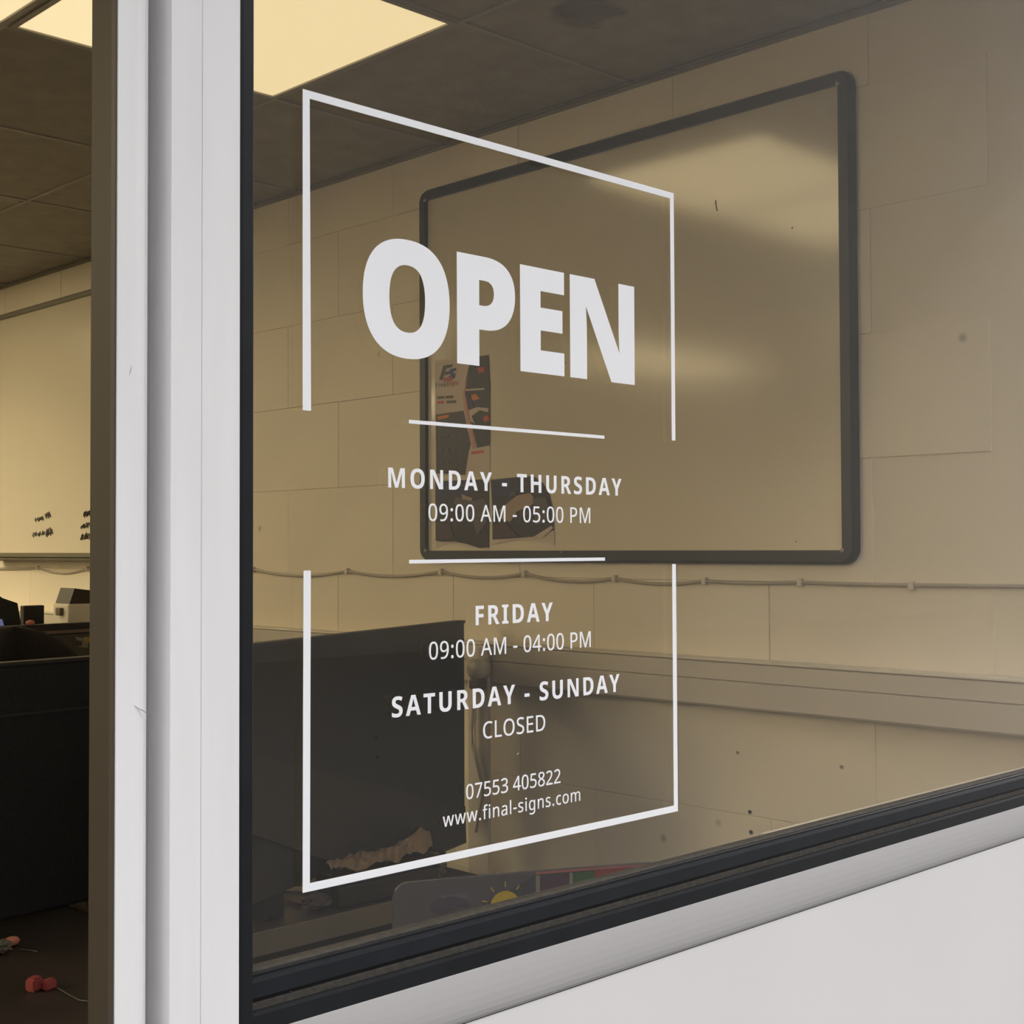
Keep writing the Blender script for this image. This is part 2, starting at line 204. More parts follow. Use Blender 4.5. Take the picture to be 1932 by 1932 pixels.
# lettering outlines (quadratic contours: x, y, on-curve) in 1/1000 em, cap height 714
GLYPHS = {'black':{' ':[260,[]],'E':[549,[[501,0,1,77,0,1,77,714,1,501,714,1,501,559,1,270,559,1,270,447,1,484,447,1,484,292,1,270,292,1,270,157,1,501,157,1]]],'N':[834,[[757,0,1,504,0,1,243,503,1,239,503,1,241,480,0,245,415,0,248,349,0,248,322,1,248,0,1,77,0,1,77,714,1,329,714,1,589,218,1,592,218,1,591,241,0,587,303,0,585,367,0,585,391,1,585,714,1,757,714,1]]],'O':[797,[[745,358,1,745,275,0,705,140,0,621,42,0,490,-10,0,398,-10,1,308,-10,0,177,42,0,92,140,0,51,275,0,51,359,1,51,470,0,125,635,0,279,725,0,399,725,1,521,725,0,674,634,0,745,469,0],[254,358,1,254,294,0,283,201,0,347,151,0,398,151,1,451,151,0,514,201,0,542,294,0,542,358,1,542,455,0,478,567,0,399,567,1,347,567,0,283,516,0,254,423,0]]],'P':[632,[[324,714,1,460,714,0,595,596,0,595,487,1,595,438,0,567,349,0,504,278,0,400,237,0,324,237,1,270,237,1,270,0,1,77,0,1,77,714,1],[320,558,1,270,558,1,270,394,1,308,394,1,333,394,0,376,411,0,402,450,0,402,482,1,402,516,0,362,558,0]]]},'bold':{' ':[260,[]],'-':[322,[[29,205,1,29,331,1,293,331,1,293,205,1]]],'A':[692,[[527,0,1,472,168,1,220,168,1,165,0,1,0,0,1,251,717,1,439,717,1,692,0,1],[387,451,1,383,466,0,366,526,0,350,589,0,345,609,1,341,586,0,326,526,0,312,470,0,307,451,1,256,296,1,437,296,1]]],'D':[732,[[678,369,1,678,246,0,586,82,0,419,0,0,303,0,1,85,0,1,85,714,1,321,714,1,434,714,0,593,635,0,678,481,0],[518,363,1,518,440,0,473,540,0,383,589,0,317,589,1,238,589,1,238,126,1,302,126,1,412,126,0,518,244,0]]],'F':[531,[[236,0,1,85,0,1,85,714,1,498,714,1,498,589,1,236,589,1,236,407,1,479,407,1,479,282,1,236,282,1]]],'H':[756,[[671,0,1,518,0,1,518,307,1,238,307,1,238,0,1,85,0,1,85,714,1,238,714,1,238,435,1,518,435,1,518,714,1,671,714,1]]],'I':[401,[[364,0,1,36,0,1,36,87,1,123,116,1,123,599,1,36,627,1,36,714,1,364,714,1,364,627,1,277,599,1,277,116,1,364,87,1]]],'M':[944,[[397,0,1,217,558,1,213,558,1,215,538,0,218,472,0,221,395,0,221,358,1,221,0,1,85,0,1,85,714,1,293,714,1,470,177,1,474,177,1,651,714,1,859,714,1,859,0,1,716,0,1,716,362,1,716,397,0,718,470,0,722,536,0,723,557,1,719,557,1,538,0,1]]],'N':[805,[[720,0,1,525,0,1,217,538,1,213,538,1,215,515,0,218,451,0,221,383,0,221,352,1,221,0,1,85,0,1,85,714,1,279,714,1,586,181,1,590,181,1,589,201,0,585,264,0,583,333,0,583,360,1,583,714,1,720,714,1]]],'O':[791,[[735,358,1,735,275,0,694,140,0,611,42,0,483,-10,0,395,-10,1,308,-10,0,179,42,0,96,140,0,55,275,0,55,359,1,55,470,0,128,634,0,279,725,0,396,725,1,512,725,0,663,634,0,735,469,0],[216,358,1,216,284,0,253,176,0,333,119,0,395,119,1,459,119,0,538,176,0,574,284,0,574,358,1,574,470,0,492,598,0,396,598,1,333,598,0,253,540,0,216,433,0]]],'R':[656,[[304,714,1,398,714,0,522,667,0,583,575,0,583,506,1,583,458,0,549,384,0,491,332,0,454,315,1,657,0,1,482,0,1,323,274,1,238,274,1,238,0,1,85,0,1,85,714,1],[301,595,1,238,595,1,238,392,1,301,392,1,362,392,0,428,442,0,428,499,1,428,531,0,401,573,0,345,595,0]]],'S':[566,[[528,207,1,528,147,0,467,48,0,348,-10,0,257,-10,1,212,-10,0,139,-1,0,76,17,0,47,31,1,47,169,1,96,145,0,210,116,0,261,116,1,300,116,0,350,136,0,375,171,0,375,193,1,375,219,0,347,253,0,285,286,0,231,308,1,174,332,0,95,387,0,53,467,0,53,526,1,53,590,0,117,678,0,231,724,0,306,724,1,372,724,0,479,697,0,521,677,1,474,556,1,432,575,0,343,599,0,302,599,1,269,599,0,226,582,0,205,551,0,205,531,1,205,506,0,233,472,0,297,438,0,352,415,1,408,392,0,486,337,0,528,263,0]]],'T':[577,[[365,0,1,212,0,1,212,587,1,19,587,1,19,714,1,558,714,1,558,587,1,365,587,1]]],'U':[747,[[667,272,1,667,188,0,602,61,0,470,-10,0,371,-10,1,228,-10,0,80,139,0,80,270,1,80,714,1,233,714,1,233,278,1,233,198,0,304,119,0,374,119,1,424,119,0,486,155,0,514,227,0,514,279,1,514,714,1,667,714,1]]],'Y':[626,[[313,415,1,460,714,1,626,714,1,390,278,1,390,0,1,236,0,1,236,273,1,0,714,1,166,714,1]]]},'regular':{' ':[260,[]],'-':[322,[[39,225,1,39,311,1,283,311,1,283,225,1]]],'.':[270,[[71,56,1,71,93,0,108,124,0,134,124,1,161,124,0,199,93,0,199,56,1,199,19,0,161,-14,0,134,-14,1,108,-14,0,71,19,0]]],'0':[573,[[525,358,1,525,271,0,498,135,0,441,40,0,350,-10,0,285,-10,1,205,-10,0,99,78,0,48,243,0,48,358,1,48,474,0,95,638,0,200,725,0,285,725,1,366,725,0,472,638,0,525,474,0],[142,358,1,142,261,0,170,133,0,233,69,0,285,69,1,338,69,0,401,132,0,430,261,0,430,358,1,430,454,0,401,582,0,338,646,0,285,646,1,233,646,0,170,582,0,142,454,0]]],'1':[573,[[361,0,1,269,0,1,269,491,1,269,519,0,270,560,0,272,596,0,273,616,1,257,600,0,231,578,0,212,561,1,135,499,1,86,561,1,282,714,1,361,714,1]]],'2':[573,[[522,0,1,47,0,1,47,76,1,233,264,1,287,318,0,361,402,0,398,481,0,398,528,1,398,585,0,329,644,0,275,644,1,224,644,0,146,608,0,104,576,1,54,638,1,82,663,0,150,701,0,230,724,0,276,724,1,343,724,0,440,678,0,493,593,0,493,534,1,493,477,0,447,379,0,365,284,0,309,230,1,165,88,1,165,84,1,522,84,1]]],'3':[573,[[495,548,1,495,499,0,458,429,0,391,385,0,346,376,1,346,372,1,432,362,0,517,274,0,517,203,1,517,141,0,458,44,0,337,-10,0,241,-10,1,185,-10,0,89,7,0,44,29,1,44,115,1,90,93,0,193,68,0,241,68,1,335,68,0,419,141,0,419,206,1,419,249,0,373,303,0,284,329,0,221,329,1,154,329,1,154,408,1,222,408,1,281,408,0,359,441,0,399,500,0,399,539,1,399,590,0,331,646,0,272,646,1,234,646,0,173,630,0,120,604,0,94,586,1,48,650,1,87,680,0,200,724,0,273,724,1,385,724,0,495,625,0]]],'4':[573,[[553,161,1,450,161,1,450,0,1,360,0,1,360,161,1,21,161,1,21,239,1,355,718,1,450,718,1,450,243,1,553,243,1],[360,461,1,360,486,0,361,528,0,363,566,0,364,600,0,365,616,1,361,616,1,352,597,0,329,553,0,318,538,1,111,243,1,360,243,1]]],'5':[573,[[278,440,1,350,440,0,457,389,0,516,296,0,516,229,1,516,154,0,452,47,0,333,-10,0,248,-10,1,193,-10,0,95,10,0,62,29,1,62,116,1,98,94,0,201,69,0,248,69,1,300,69,0,378,101,0,421,169,0,421,220,1,421,288,0,336,362,0,245,362,1,217,362,0,146,352,0,124,346,1,79,375,1,106,714,1,466,714,1,466,630,1,186,630,1,169,429,1,186,432,0,243,440,0]]],'6':[573,[[54,305,1,54,367,0,71,487,0,113,594,0,188,677,0,302,724,0,383,724,1,404,724,0,456,720,0,472,715,1,472,636,1,454,642,0,409,648,0,385,648,1,317,648,0,226,603,0,173,525,0,149,423,0,147,365,1,153,365,1,167,389,0,213,427,0,277,449,0,320,449,1,382,449,0,475,397,0,527,300,0,527,231,1,527,156,0,470,48,0,369,-10,0,298,-10,1,247,-10,0,158,28,0,91,106,0,54,225,0],[297,68,1,358,68,0,434,147,0,434,231,1,434,297,0,367,375,0,300,375,1,254,375,0,186,337,0,148,278,0,148,247,1,148,215,0,167,152,0,205,100,0,260,68,0]]],'7':[573,[[134,0,1,425,630,1,44,630,1,44,714,1,525,714,1,525,644,1,237,0,1]]],'8':[573,[[286,724,1,380,724,0,501,636,0,501,553,1,501,510,0,464,446,0,402,397,0,366,378,1,409,357,0,481,304,0,524,234,0,524,185,1,524,125,0,466,38,0,360,-10,0,288,-10,1,211,-10,0,103,36,0,48,121,0,48,182,1,48,231,0,89,303,0,156,355,0,195,373,1,160,393,0,104,444,0,71,510,0,71,554,1,71,609,0,127,684,0,224,724,0],[139,182,1,139,131,0,211,64,0,286,64,1,358,64,0,433,131,0,433,184,1,433,219,0,396,271,0,331,312,0,287,328,1,271,335,1,228,316,0,170,273,0,139,218,0],[285,649,1,231,649,0,162,598,0,162,549,1,162,513,0,196,465,0,254,430,0,289,415,1,323,429,0,377,464,0,409,514,0,409,549,1,409,598,0,341,649,0]]],'9':[573,[[522,409,1,522,331,0,494,181,0,422,61,0,292,-10,0,191,-10,1,171,-10,0,118,-5,0,101,0,1,101,79,1,119,73,0,167,66,0,189,66,1,258,66,0,349,111,0,402,188,0,426,291,0,428,348,1,422,348,1,407,325,0,362,287,0,297,265,0,254,265,1,193,265,0,100,317,0,49,413,0,49,482,1,49,558,0,106,666,0,209,724,0,278,724,1,330,724,0,418,685,0,485,607,0,522,489,0],[279,646,1,218,646,0,141,566,0,141,483,1,141,416,0,207,339,0,275,339,1,321,339,0,389,377,0,427,436,0,427,467,1,427,498,0,409,562,0,372,614,0,316,646,0]]],':':[269,[[70,55,1,70,93,0,108,124,0,134,124,1,161,124,0,199,93,0,199,55,1,199,19,0,161,-14,0,134,-14,1,108,-14,0,70,19,0],[70,481,1,70,520,0,108,551,0,134,551,1,161,551,0,199,520,0,199,481,1,199,444,0,161,412,0,134,412,1,108,412,0,70,444,0]]],'A':[644,[[543,0,1,460,216,1,180,216,1,98,0,1,0,0,1,277,717,1,367,717,1,643,0,1],[355,511,1,352,520,0,338,563,0,324,610,0,320,623,1,315,602,0,304,560,0,293,524,0,289,511,1,210,301,1,432,301,1]]],'C':[633,[[403,641,1,347,641,0,257,602,0,194,528,0,161,423,0,161,357,1,161,270,0,215,142,0,322,73,0,402,73,1,449,73,0,533,90,0,574,102,1,574,20,1,533,4,0,448,-10,0,389,-10,1,279,-10,0,133,80,0,60,246,0,60,358,1,60,439,0,105,573,0,193,671,0,321,724,0,404,724,1,458,724,0,561,702,0,602,682,1,565,601,1,531,617,0,450,641,0]]],'D':[730,[[670,364,1,670,244,0,581,82,0,414,0,0,297,0,1,96,0,1,96,714,1,317,714,1,426,714,0,584,634,0,670,479,0],[569,361,1,569,455,0,508,575,0,389,633,0,305,633,1,191,633,1,191,81,1,286,81,1,427,81,0,569,222,0]]],'E':[556,[[496,0,1,96,0,1,96,714,1,496,714,1,496,631,1,191,631,1,191,414,1,478,414,1,478,332,1,191,332,1,191,83,1,496,83,1]]],'F':[520,[[191,0,1,96,0,1,96,714,1,496,714,1,496,631,1,191,631,1,191,384,1,477,384,1,477,301,1,191,301,1]]],'L':[527,[[96,0,1,96,714,1,191,714,1,191,84,1,501,84,1,501,0,1]]],'M':[910,[[411,0,1,181,620,1,177,620,1,179,600,0,182,538,0,184,464,0,184,426,1,184,0,1,96,0,1,96,714,1,236,714,1,452,133,1,456,133,1,676,714,1,814,714,1,814,0,1,721,0,1,721,432,1,721,467,0,723,537,0,727,598,0,728,619,1,724,619,1,491,0,1]]],'O':[782,[[721,358,1,721,275,0,679,140,0,596,42,0,473,-10,0,391,-10,1,307,-10,0,183,43,0,101,140,0,60,276,0,60,359,1,60,469,0,133,633,0,280,725,0,392,725,1,500,725,0,647,634,0,721,469,0],[161,358,1,161,269,0,210,141,0,313,72,0,391,72,1,471,72,0,572,141,0,621,269,0,621,358,1,621,491,0,511,642,0,392,642,1,313,642,0,210,574,0,161,447,0]]],'P':[606,[[288,714,1,428,714,0,556,604,0,556,503,1,556,459,0,527,377,0,461,313,0,352,276,0,272,276,1,191,276,1,191,0,1,96,0,1,96,714,1],[280,633,1,191,633,1,191,357,1,262,357,1,327,357,0,415,385,0,458,448,0,458,499,1,458,566,0,372,633,0]]],'S':[551,[[504,192,1,504,129,0,442,39,0,327,-10,0,248,-10,1,207,-10,0,134,-2,0,74,13,0,51,25,1,51,115,1,88,99,0,195,72,0,252,72,1,304,72,0,374,100,0,409,150,0,409,184,1,409,218,0,379,265,0,307,305,0,243,328,1,182,350,0,100,406,0,59,485,0,59,541,1,59,598,0,118,680,0,222,724,0,290,724,1,349,724,0,448,702,0,488,683,1,459,603,1,421,619,0,334,641,0,287,641,1,243,641,0,185,616,0,156,570,0,156,540,1,156,505,0,186,458,0,253,421,0,311,399,1,373,376,0,460,322,0,504,248,0]]],'a':[564,[[291,546,1,389,546,0,484,459,0,484,365,1,484,0,1,417,0,1,399,76,1,395,76,1,372,47,0,323,8,0,259,-10,0,214,-10,1,166,-10,0,89,24,0,45,96,0,45,150,1,45,231,0,171,318,0,302,322,1,393,325,1,393,355,1,393,421,0,336,472,0,284,472,1,242,472,0,166,447,0,133,431,1,104,500,1,140,519,0,237,546,0],[315,258,1,217,254,0,142,200,0,142,150,1,142,106,0,196,64,0,238,64,1,304,64,0,392,138,0,392,213,1,392,261,1]]],'c':[483,[[301,-10,1,229,-10,0,118,48,0,54,170,0,54,265,1,54,365,0,121,489,0,235,547,0,307,547,1,349,547,0,426,530,0,451,517,1,422,441,1,398,450,0,334,466,0,306,466,1,253,466,0,184,421,0,151,332,0,151,266,1,151,203,0,184,115,0,251,70,0,301,70,1,345,70,0,413,89,0,441,102,1,441,20,1,414,6,0,348,-10,0]]],'f':[348,[[336,465,1,202,465,1,202,0,1,108,0,1,108,465,1,15,465,1,15,509,1,108,540,1,108,569,1,108,674,0,200,765,0,283,765,1,316,765,0,370,754,0,390,747,1,366,675,1,350,680,0,308,689,0,286,689,1,244,689,0,202,632,0,202,571,1,202,537,1,336,537,1]]],'g':[617,[[273,547,1,327,547,0,411,507,0,440,466,1,445,466,1,457,537,1,533,537,1,533,-9,1,533,-85,0,480,-188,0,373,-240,0,290,-240,1,231,-240,0,134,-223,0,95,-206,1,95,-121,1,134,-141,0,235,-163,0,294,-163,1,362,-163,0,440,-84,0,440,-16,1,440,5,1,440,17,0,442,61,0,443,71,1,439,71,1,411,30,0,329,-10,0,274,-10,1,171,-10,0,54,136,0,54,267,1,54,396,0,171,547,0],[289,469,1,245,469,0,183,422,0,151,331,0,151,266,1,151,169,0,222,66,0,291,66,1,331,66,0,387,87,0,424,131,0,442,200,0,442,247,1,442,268,1,442,339,0,410,427,0,341,469,0]]],'i':[262,[[178,537,1,178,0,1,84,0,1,84,537,1],[132,739,1,153,739,0,186,712,0,186,682,1,186,652,0,153,624,0,132,624,1,109,624,0,77,652,0,77,682,1,77,712,0,109,739,0]]],'l':[262,[[178,0,1,84,0,1,84,760,1,178,760,1]]],'m':[939,[[677,547,1,768,547,0,858,454,0,858,350,1,858,0,1,766,0,1,766,343,1,766,406,0,714,469,0,659,469,1,583,469,0,517,379,0,517,294,1,517,0,1,425,0,1,425,343,1,425,385,0,401,441,0,354,469,0,317,469,1,264,469,0,204,424,0,178,339,0,178,276,1,178,0,1,84,0,1,84,537,1,159,537,1,173,464,1,178,464,1,195,492,0,243,529,0,304,547,0,336,547,1,398,547,0,481,503,0,500,458,1,505,458,1,532,503,0,625,547,0]]],'n':[621,[[347,547,1,442,547,0,541,454,0,541,350,1,541,0,1,448,0,1,448,341,1,448,405,0,392,469,0,331,469,1,244,469,0,178,369,0,178,276,1,178,0,1,84,0,1,84,537,1,159,537,1,173,464,1,178,464,1,196,492,0,249,529,0,312,547,0]]],'o':[607,[[553,269,1,553,202,0,518,99,0,453,27,0,359,-10,0,302,-10,1,248,-10,0,158,27,0,92,99,0,54,202,0,54,269,1,54,359,0,115,482,0,227,547,0,305,547,1,378,547,0,490,482,0,553,359,0],[151,269,1,151,207,0,183,116,0,251,67,0,304,67,1,357,67,0,425,116,0,457,207,0,457,269,1,457,333,0,424,421,0,357,469,0,303,469,1,223,469,0,151,363,0]]],'s':[481,[[436,149,1,436,97,0,385,27,0,288,-10,0,221,-10,1,165,-10,0,83,8,0,52,24,1,52,108,1,85,91,0,177,65,0,223,65,1,288,65,0,346,106,0,346,141,1,346,160,0,324,192,0,268,223,0,215,243,1,163,263,0,90,303,0,51,360,0,51,404,1,51,472,0,162,547,0,253,547,1,302,547,0,388,528,0,426,510,1,395,437,1,360,452,0,286,472,0,247,472,1,195,472,0,140,438,0,140,409,1,140,388,0,165,358,0,226,329,0,276,309,1,327,290,0,399,250,0,436,193,0]]],'w':[793,[[434,300,1,426,328,0,411,381,0,400,428,0,397,443,1,393,443,1,391,428,0,380,381,0,366,326,0,358,298,1,264,1,1,158,1,1,11,538,1,107,538,1,180,256,1,188,227,0,201,168,0,212,114,0,214,95,1,218,95,1,221,107,0,229,144,0,238,185,0,249,225,0,254,240,1,346,538,1,448,538,1,538,240,1,545,217,0,560,165,0,572,115,0,574,96,1,578,96,1,580,113,0,590,165,0,605,226,0,613,256,1,687,538,1,782,538,1,632,1,1,524,1,1]]]}}
def flatten(c):
    p = [(c[i], c[i+1], c[i+2]) for i in range(0, len(c), 3)]; q = []
    for i, a in enumerate(p):
        b = p[(i+1) % len(p)]; q.append(a)
        if not a[2] and not b[2]: q.append(((a[0]+b[0])/2, (a[1]+b[1])/2, 1))
    k = next(i for i, a in enumerate(q) if a[2]); q = q[k:]+q[:k]; out = []
    i = 0
    while i < len(q):
        a = q[i]; b = q[(i+1) % len(q)]
        out.append((a[0], a[1]))
        if b[2]: i += 1
        else:
            e = q[(i+2) % len(q)]
            for s in range(1, 7):
                t = s/7; out.append(((1-t)**2*a[0]+2*t*(1-t)*b[0]+t*t*e[0], (1-t)**2*a[1]+2*t*(1-t)*b[1]+t*t*e[1]))
            i += 2
    return out
def lettering(name, text, face, cap, z, m, parent, x0, x1, thick=0.0002, yp=-0.0002, fn=None, split=False):
    """one mesh (or one per letter) of filled outlines spanning x0..x1 on the plane y=yp"""
    G = GLYPHS[face]; s = cap/714
    xs = []; pen = 0
    for ch in text: xs.append(pen); pen += G[ch][0]
    ink = lambda ch: [v for k in G[ch][1] for v in k[0::3]]
    lo = min(ink(text[0])); hi = xs[-1]+max(ink(text[-1]))
    tr = ((x1-x0)/s-(hi-lo))/(len(text)-1)
    objs = []; curs = []
    for grp in ([[i] for i in range(len(text))] if split else [list(range(len(text)))]):
        cu = bpy.data.curves.new(name, 'CURVE'); cu.dimensions = '2D'; cu.fill_mode = 'BOTH'; cu.extrude = thick/2
        for i in grp:
            for k in G[text[i]][1]:
                pts = flatten(k); sp = cu.splines.new('POLY'); sp.points.add(len(pts)-1); sp.use_cyclic_u = True
                for q, (a, b) in zip(sp.points, pts): q.co = (x0+(a-lo+xs[i]+tr*i)*s, b*s, 0, 1)
        t = bpy.data.objects.new(name, cu); C.objects.link(t); bpy.context.view_layer.update()
        me = bpy.data.meshes.new_from_object(t.evaluated_get(bpy.context.evaluated_depsgraph_get()))
        bpy.data.objects.remove(t); bpy.data.curves.remove(cu)
        for v in me.vertices:
            a, b, c = v.co; v.co = fn(a, b, c) if fn else (a, yp-thick/2-c, z+b)
        me.materials.clear(); me.materials.append(m)
        o = bpy.data.objects.new(name, me); C.objects.link(o); o.parent = parent
        if parent: o.matrix_parent_inverse = Matrix.Translation(-parent.location)
        objs.append(o)
    return objs
W = 2.171624; CE = H+0.9722
# ================================================================== SETTING
struct('floor', B(-4, W+.12, .06, 7.2, -.06, 0), M_CARPET, 'dark carpet floor of the office')
gr = struct('ground', B(-60, 60, -60, .0, -.12, -.02), M_GROUND, 'dark asphalt ground outside the shopfront'); gr['category'] = 'ground'
# ---- right-hand wall of painted blocks
wr = structE('wall_right', 'cream painted blockwork wall behind the whiteboards', 'wall', (W+.06, 0, 0))
struct('wall_core', B(W+.0025, W+.12, .06, 7.2, 0, CE+.1), M_PLAIN, parent=wr)
bm = B(0, .03, -.2245, .2245, -.112, .112, bev=.0013, seg=2)
blk = bpy.data.meshes.new('block'); bmesh.ops.recalc_face_normals(bm, faces=bm.faces[:]); bm.to_mesh(blk); bm.free(); blk.materials.append(M_WALL)
for p in blk.polygons: p.use_smooth = False
for r in range(12):
    zc = 1.332-.1125+.225*(r-5)-.0  # one bed joint runs just under the cable line
    if zc-.11 > CE or zc < .05: continue
    for k in range(-1, 16):
        y = .273+.45*k+(.225 if r % 2 else 0)
        if y-.22 < .06: continue
        o = bpy.data.objects.new('block', blk); C.objects.link(o); o.parent = wr
        o.matrix_parent_inverse = Matrix.Translation(-wr.location)
        o.location = (W+random.uniform(-.0008, .0008), y, zc)
for (px, py) in ((1415, 1532), (1417, 1570), (1392, 1420), (1588, 1447), (1376, 1060)):
    p = at(px, py, 0, W-.001); bm = bmesh.new(); r = .004 if px in (1415, 1417) else .0035
    bmesh.ops.create_cone(bm, cap_ends=True, segments=12, radius1=r, radius2=r*.8, depth=.002, matrix=Matrix.Translation(p) @ Matrix.Rotation(math.pi/2, 4, 'Y'))
    struct('screw_hole', bm, flat('hole_black', (.03, .025, .02)) if px in (1415, 1417) else flat('filler_brown', (.30, .26, .2)), parent=wr)
struct('wall_back', B(-4, W+.12, 7.2, 7.3, 0, CE+.1), M_PLAIN, 'cream back wall of the office')
struct('wall_left', B(-4.1, -4, .06, 7.3, 0, CE+.1), M_PLAIN, 'cream left wall of the office')
# ---- facade above, left and under the openings
struct('wall_front', B((-4.1, -.5, -.004, .06, -.02, 3.1), (-.5, 3.4, -.004, .06, 2.22, 3.1), (.528, 3.4, .0, .06, -.02, 1.02), (2.6, 3.4, -.004, .06, 1.02, 2.22)), M_PANEL, 'white shopfront wall around door and window')
opp = struct('wall_opposite', B((-30, 40, -14, -13.5, -.02, 14.6)), mat('grey_render', (.088, .086, .084), .9, noise=.1, nscale=1.5), 'grey rendered building across the yard, reflected in the glass')
cn = struct('trim_2', B(-4, 4, -.8, -.004, 3.0, 3.08), M_PANEL, 'unseen flat canopy added to shade the top of the shopfront'); cn['category'] = 'canopy'  # out of view, put in to darken the upper part of the posts
# ---- ceiling: suspended grid
ce = structE('ceiling', 'suspended office ceiling of grey square tiles', 'ceiling', (0, 0, CE))
struct('slab', B(-4, W+.1, .06, 7.2, CE+.06, CE+.1), M_PLAIN, parent=ce)
GX, GY = 1.087, 1.057                   # grid origin; 0.6 m pitch
lights = {(0, 0): 1, (-1, 0): 1, (-4, 1): 14, (-5, 1): 14, (-7, 1): 10, (-8, 1): 10, (-7, 2): 44, (-8, 2): 44, (-5, 4): 1.8, (-4, 4): 1.8, (0, 4): 4, (-1, 4): 4, (-2, 6): 36, (-1, 6): 36, (-5, 8): 5, (-4, 8): 5}   # grid cell: strength; the strong unseen ones are added to brighten the walls
tl = bpy.data.meshes.new('tile'); bm = B(-.296, .296, -.296, .296, 0, .012, bev=.003, seg=1); bm.to_mesh(tl); bm.free(); tl.materials.append(M_TILE)
for i in range(-9, 2):
    for j in range(-2, 11):
        if (i, j) in lights: continue
        x0 = GX+.6*i; y0 = GY+.6*j; x1 = min(x0+.6, W); y1 = min(y0+.6, 7.2); x0 = max(x0, -4); y0 = max(y0, .06)
        if x1-x0 < .05 or y1-y0 < .05: continue
        o = bpy.data.objects.new('tile', tl) if (x1-x0 > .59 and y1-y0 > .59) else None
        if o is None:
            o = struct('tile', B(x0+.004, x1-.004, y0+.004, y1-.004, CE+.002, CE+.014, bev=.003, seg=1), M_TILE, parent=ce); continue
        C.objects.link(o); o.parent = ce; o.matrix_parent_inverse = Matrix.Translation(-ce.location); o.location = ((x0+x1)/2, (y0+y1)/2, CE+.002)
for i in range(-8, 2): struct('grid_bar', B(GX+.6*i-.0045, GX+.6*i+.0045, .06, 7.2, CE-.001, CE+.016), M_BAR, parent=ce)
for j in range(-1, 11): struct('grid_bar', B(-4, W, GY+.6*j-.0045, GY+.6*j+.0045, CE-.0015, CE+.016), M_BAR, parent=ce)
struct('trim_1', B((W-.010, W, .06, 7.2, CE-.004, CE-.001), (W-.003, W, .06, 7.2, CE-.012, CE-.001)), M_TRIM, 'wall angle between ceiling and block wall, shadow line put into its dark colour')
def diff(es):
    return mat('panel_diffuser_%.2f' % es, (.8, .75, .6), .6, emit=PANEL, es=es)
grp = 'square ceiling light panels'
for (i, j) in sorted(lights, key=lambda q: (q[1], -q[0])):
    x0 = GX+.6*i; y0 = GY+.6*j
    if (i, j) == (0, 0): lb = 'bright cream ceiling light panel seen through both window and doorway'
    elif (i, j) == (-1, 0): lb = 'ceiling light panel cut by the top left corner of the photo'
    else: lb = 'ceiling light panel deeper in the office, mirrored in the whiteboard or added unseen to brighten the walls'
    t = thing('ceiling_light', lb, 'light', (x0+.3, y0+.3, CE-.006), 0, grp if 'deeper' in lb else None)
    obj('frame', B((x0+.005, x0+.595, y0+.005, y0+.016, CE-.004, CE+.03), (x0+.005, x0+.595, y0+.584, y0+.595, CE-.004, CE+.03), (x0+.005, x0+.016, y0+.016, y0+.584, CE-.004, CE+.03), (x0+.584, x0+.595, y0+.016, y0+.584, CE-.004, CE+.03)), M_BAR, t)
    obj('diffuser', B(x0+.016, x0+.584, y0+.016, y0+.584, CE-.002, CE+.01, bev=.004), diff(lights[(i, j)]), t)
# ================================================================== SHOPFRONT FRAME
FY = -.012; HT = 2.22
dj = structE('door_1', 'open doorway with silver post and dark brown inner jamb', 'door', (.434, 0, 0))
struct('door_jamb', B(.422, .4232, FY+.006, .0221, -.02, HT), M_BROWN, parent=dj)
struct('door_seal', B(.4212, .4223, FY+.0012, FY+.0065, -.02, HT), M_BROWN2, parent=dj)
def post(prof, m, name, parent):        # prof in (x, y), extruded vertically
    return struct(name, prism(prof, lambda a, b, t: (a, b, t), -.02, HT), m, parent=parent)
post([(.4224, FY+.001), (.4225, FY), (.4355, FY), (.4395, FY+.0010), (.4430, FY+.0032), (.4452, FY+.0058), (.4460, FY+.0052), (.4466, FY+.0058), (.4466, .016), (.4236, .016), (.4236, FY+.0055), (.4224, FY+.0012)], M_ALU, 'post_profile', dj)
wn = structE('window_1', 'large shopfront window with silver frame and black rubber gasket', 'window', (1.5, 0, 1.02))
struct('recess', B(.4462, .462, FY+.028, .031, -.02, HT), mat('recess_shade', (.42, .42, .425), .45), parent=wn)  # same silver as the posts; recess shade is put into a darker grey
post([(.4609, FY+.0006), (.4615, FY), (.48315, FY), (.48315, .03), (.4609, .03)], M_ALU, 'frame_post', wn)
post([(.48365, FY+.0004), (.4841, FY), (.5126, FY), (.5132, FY+.0006), (.5132, .03), (.48365, .03)], M_ALU, 'frame_post', wn)
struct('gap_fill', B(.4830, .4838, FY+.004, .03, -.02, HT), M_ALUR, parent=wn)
zt = 1.0714; zb = H-.4636*.8
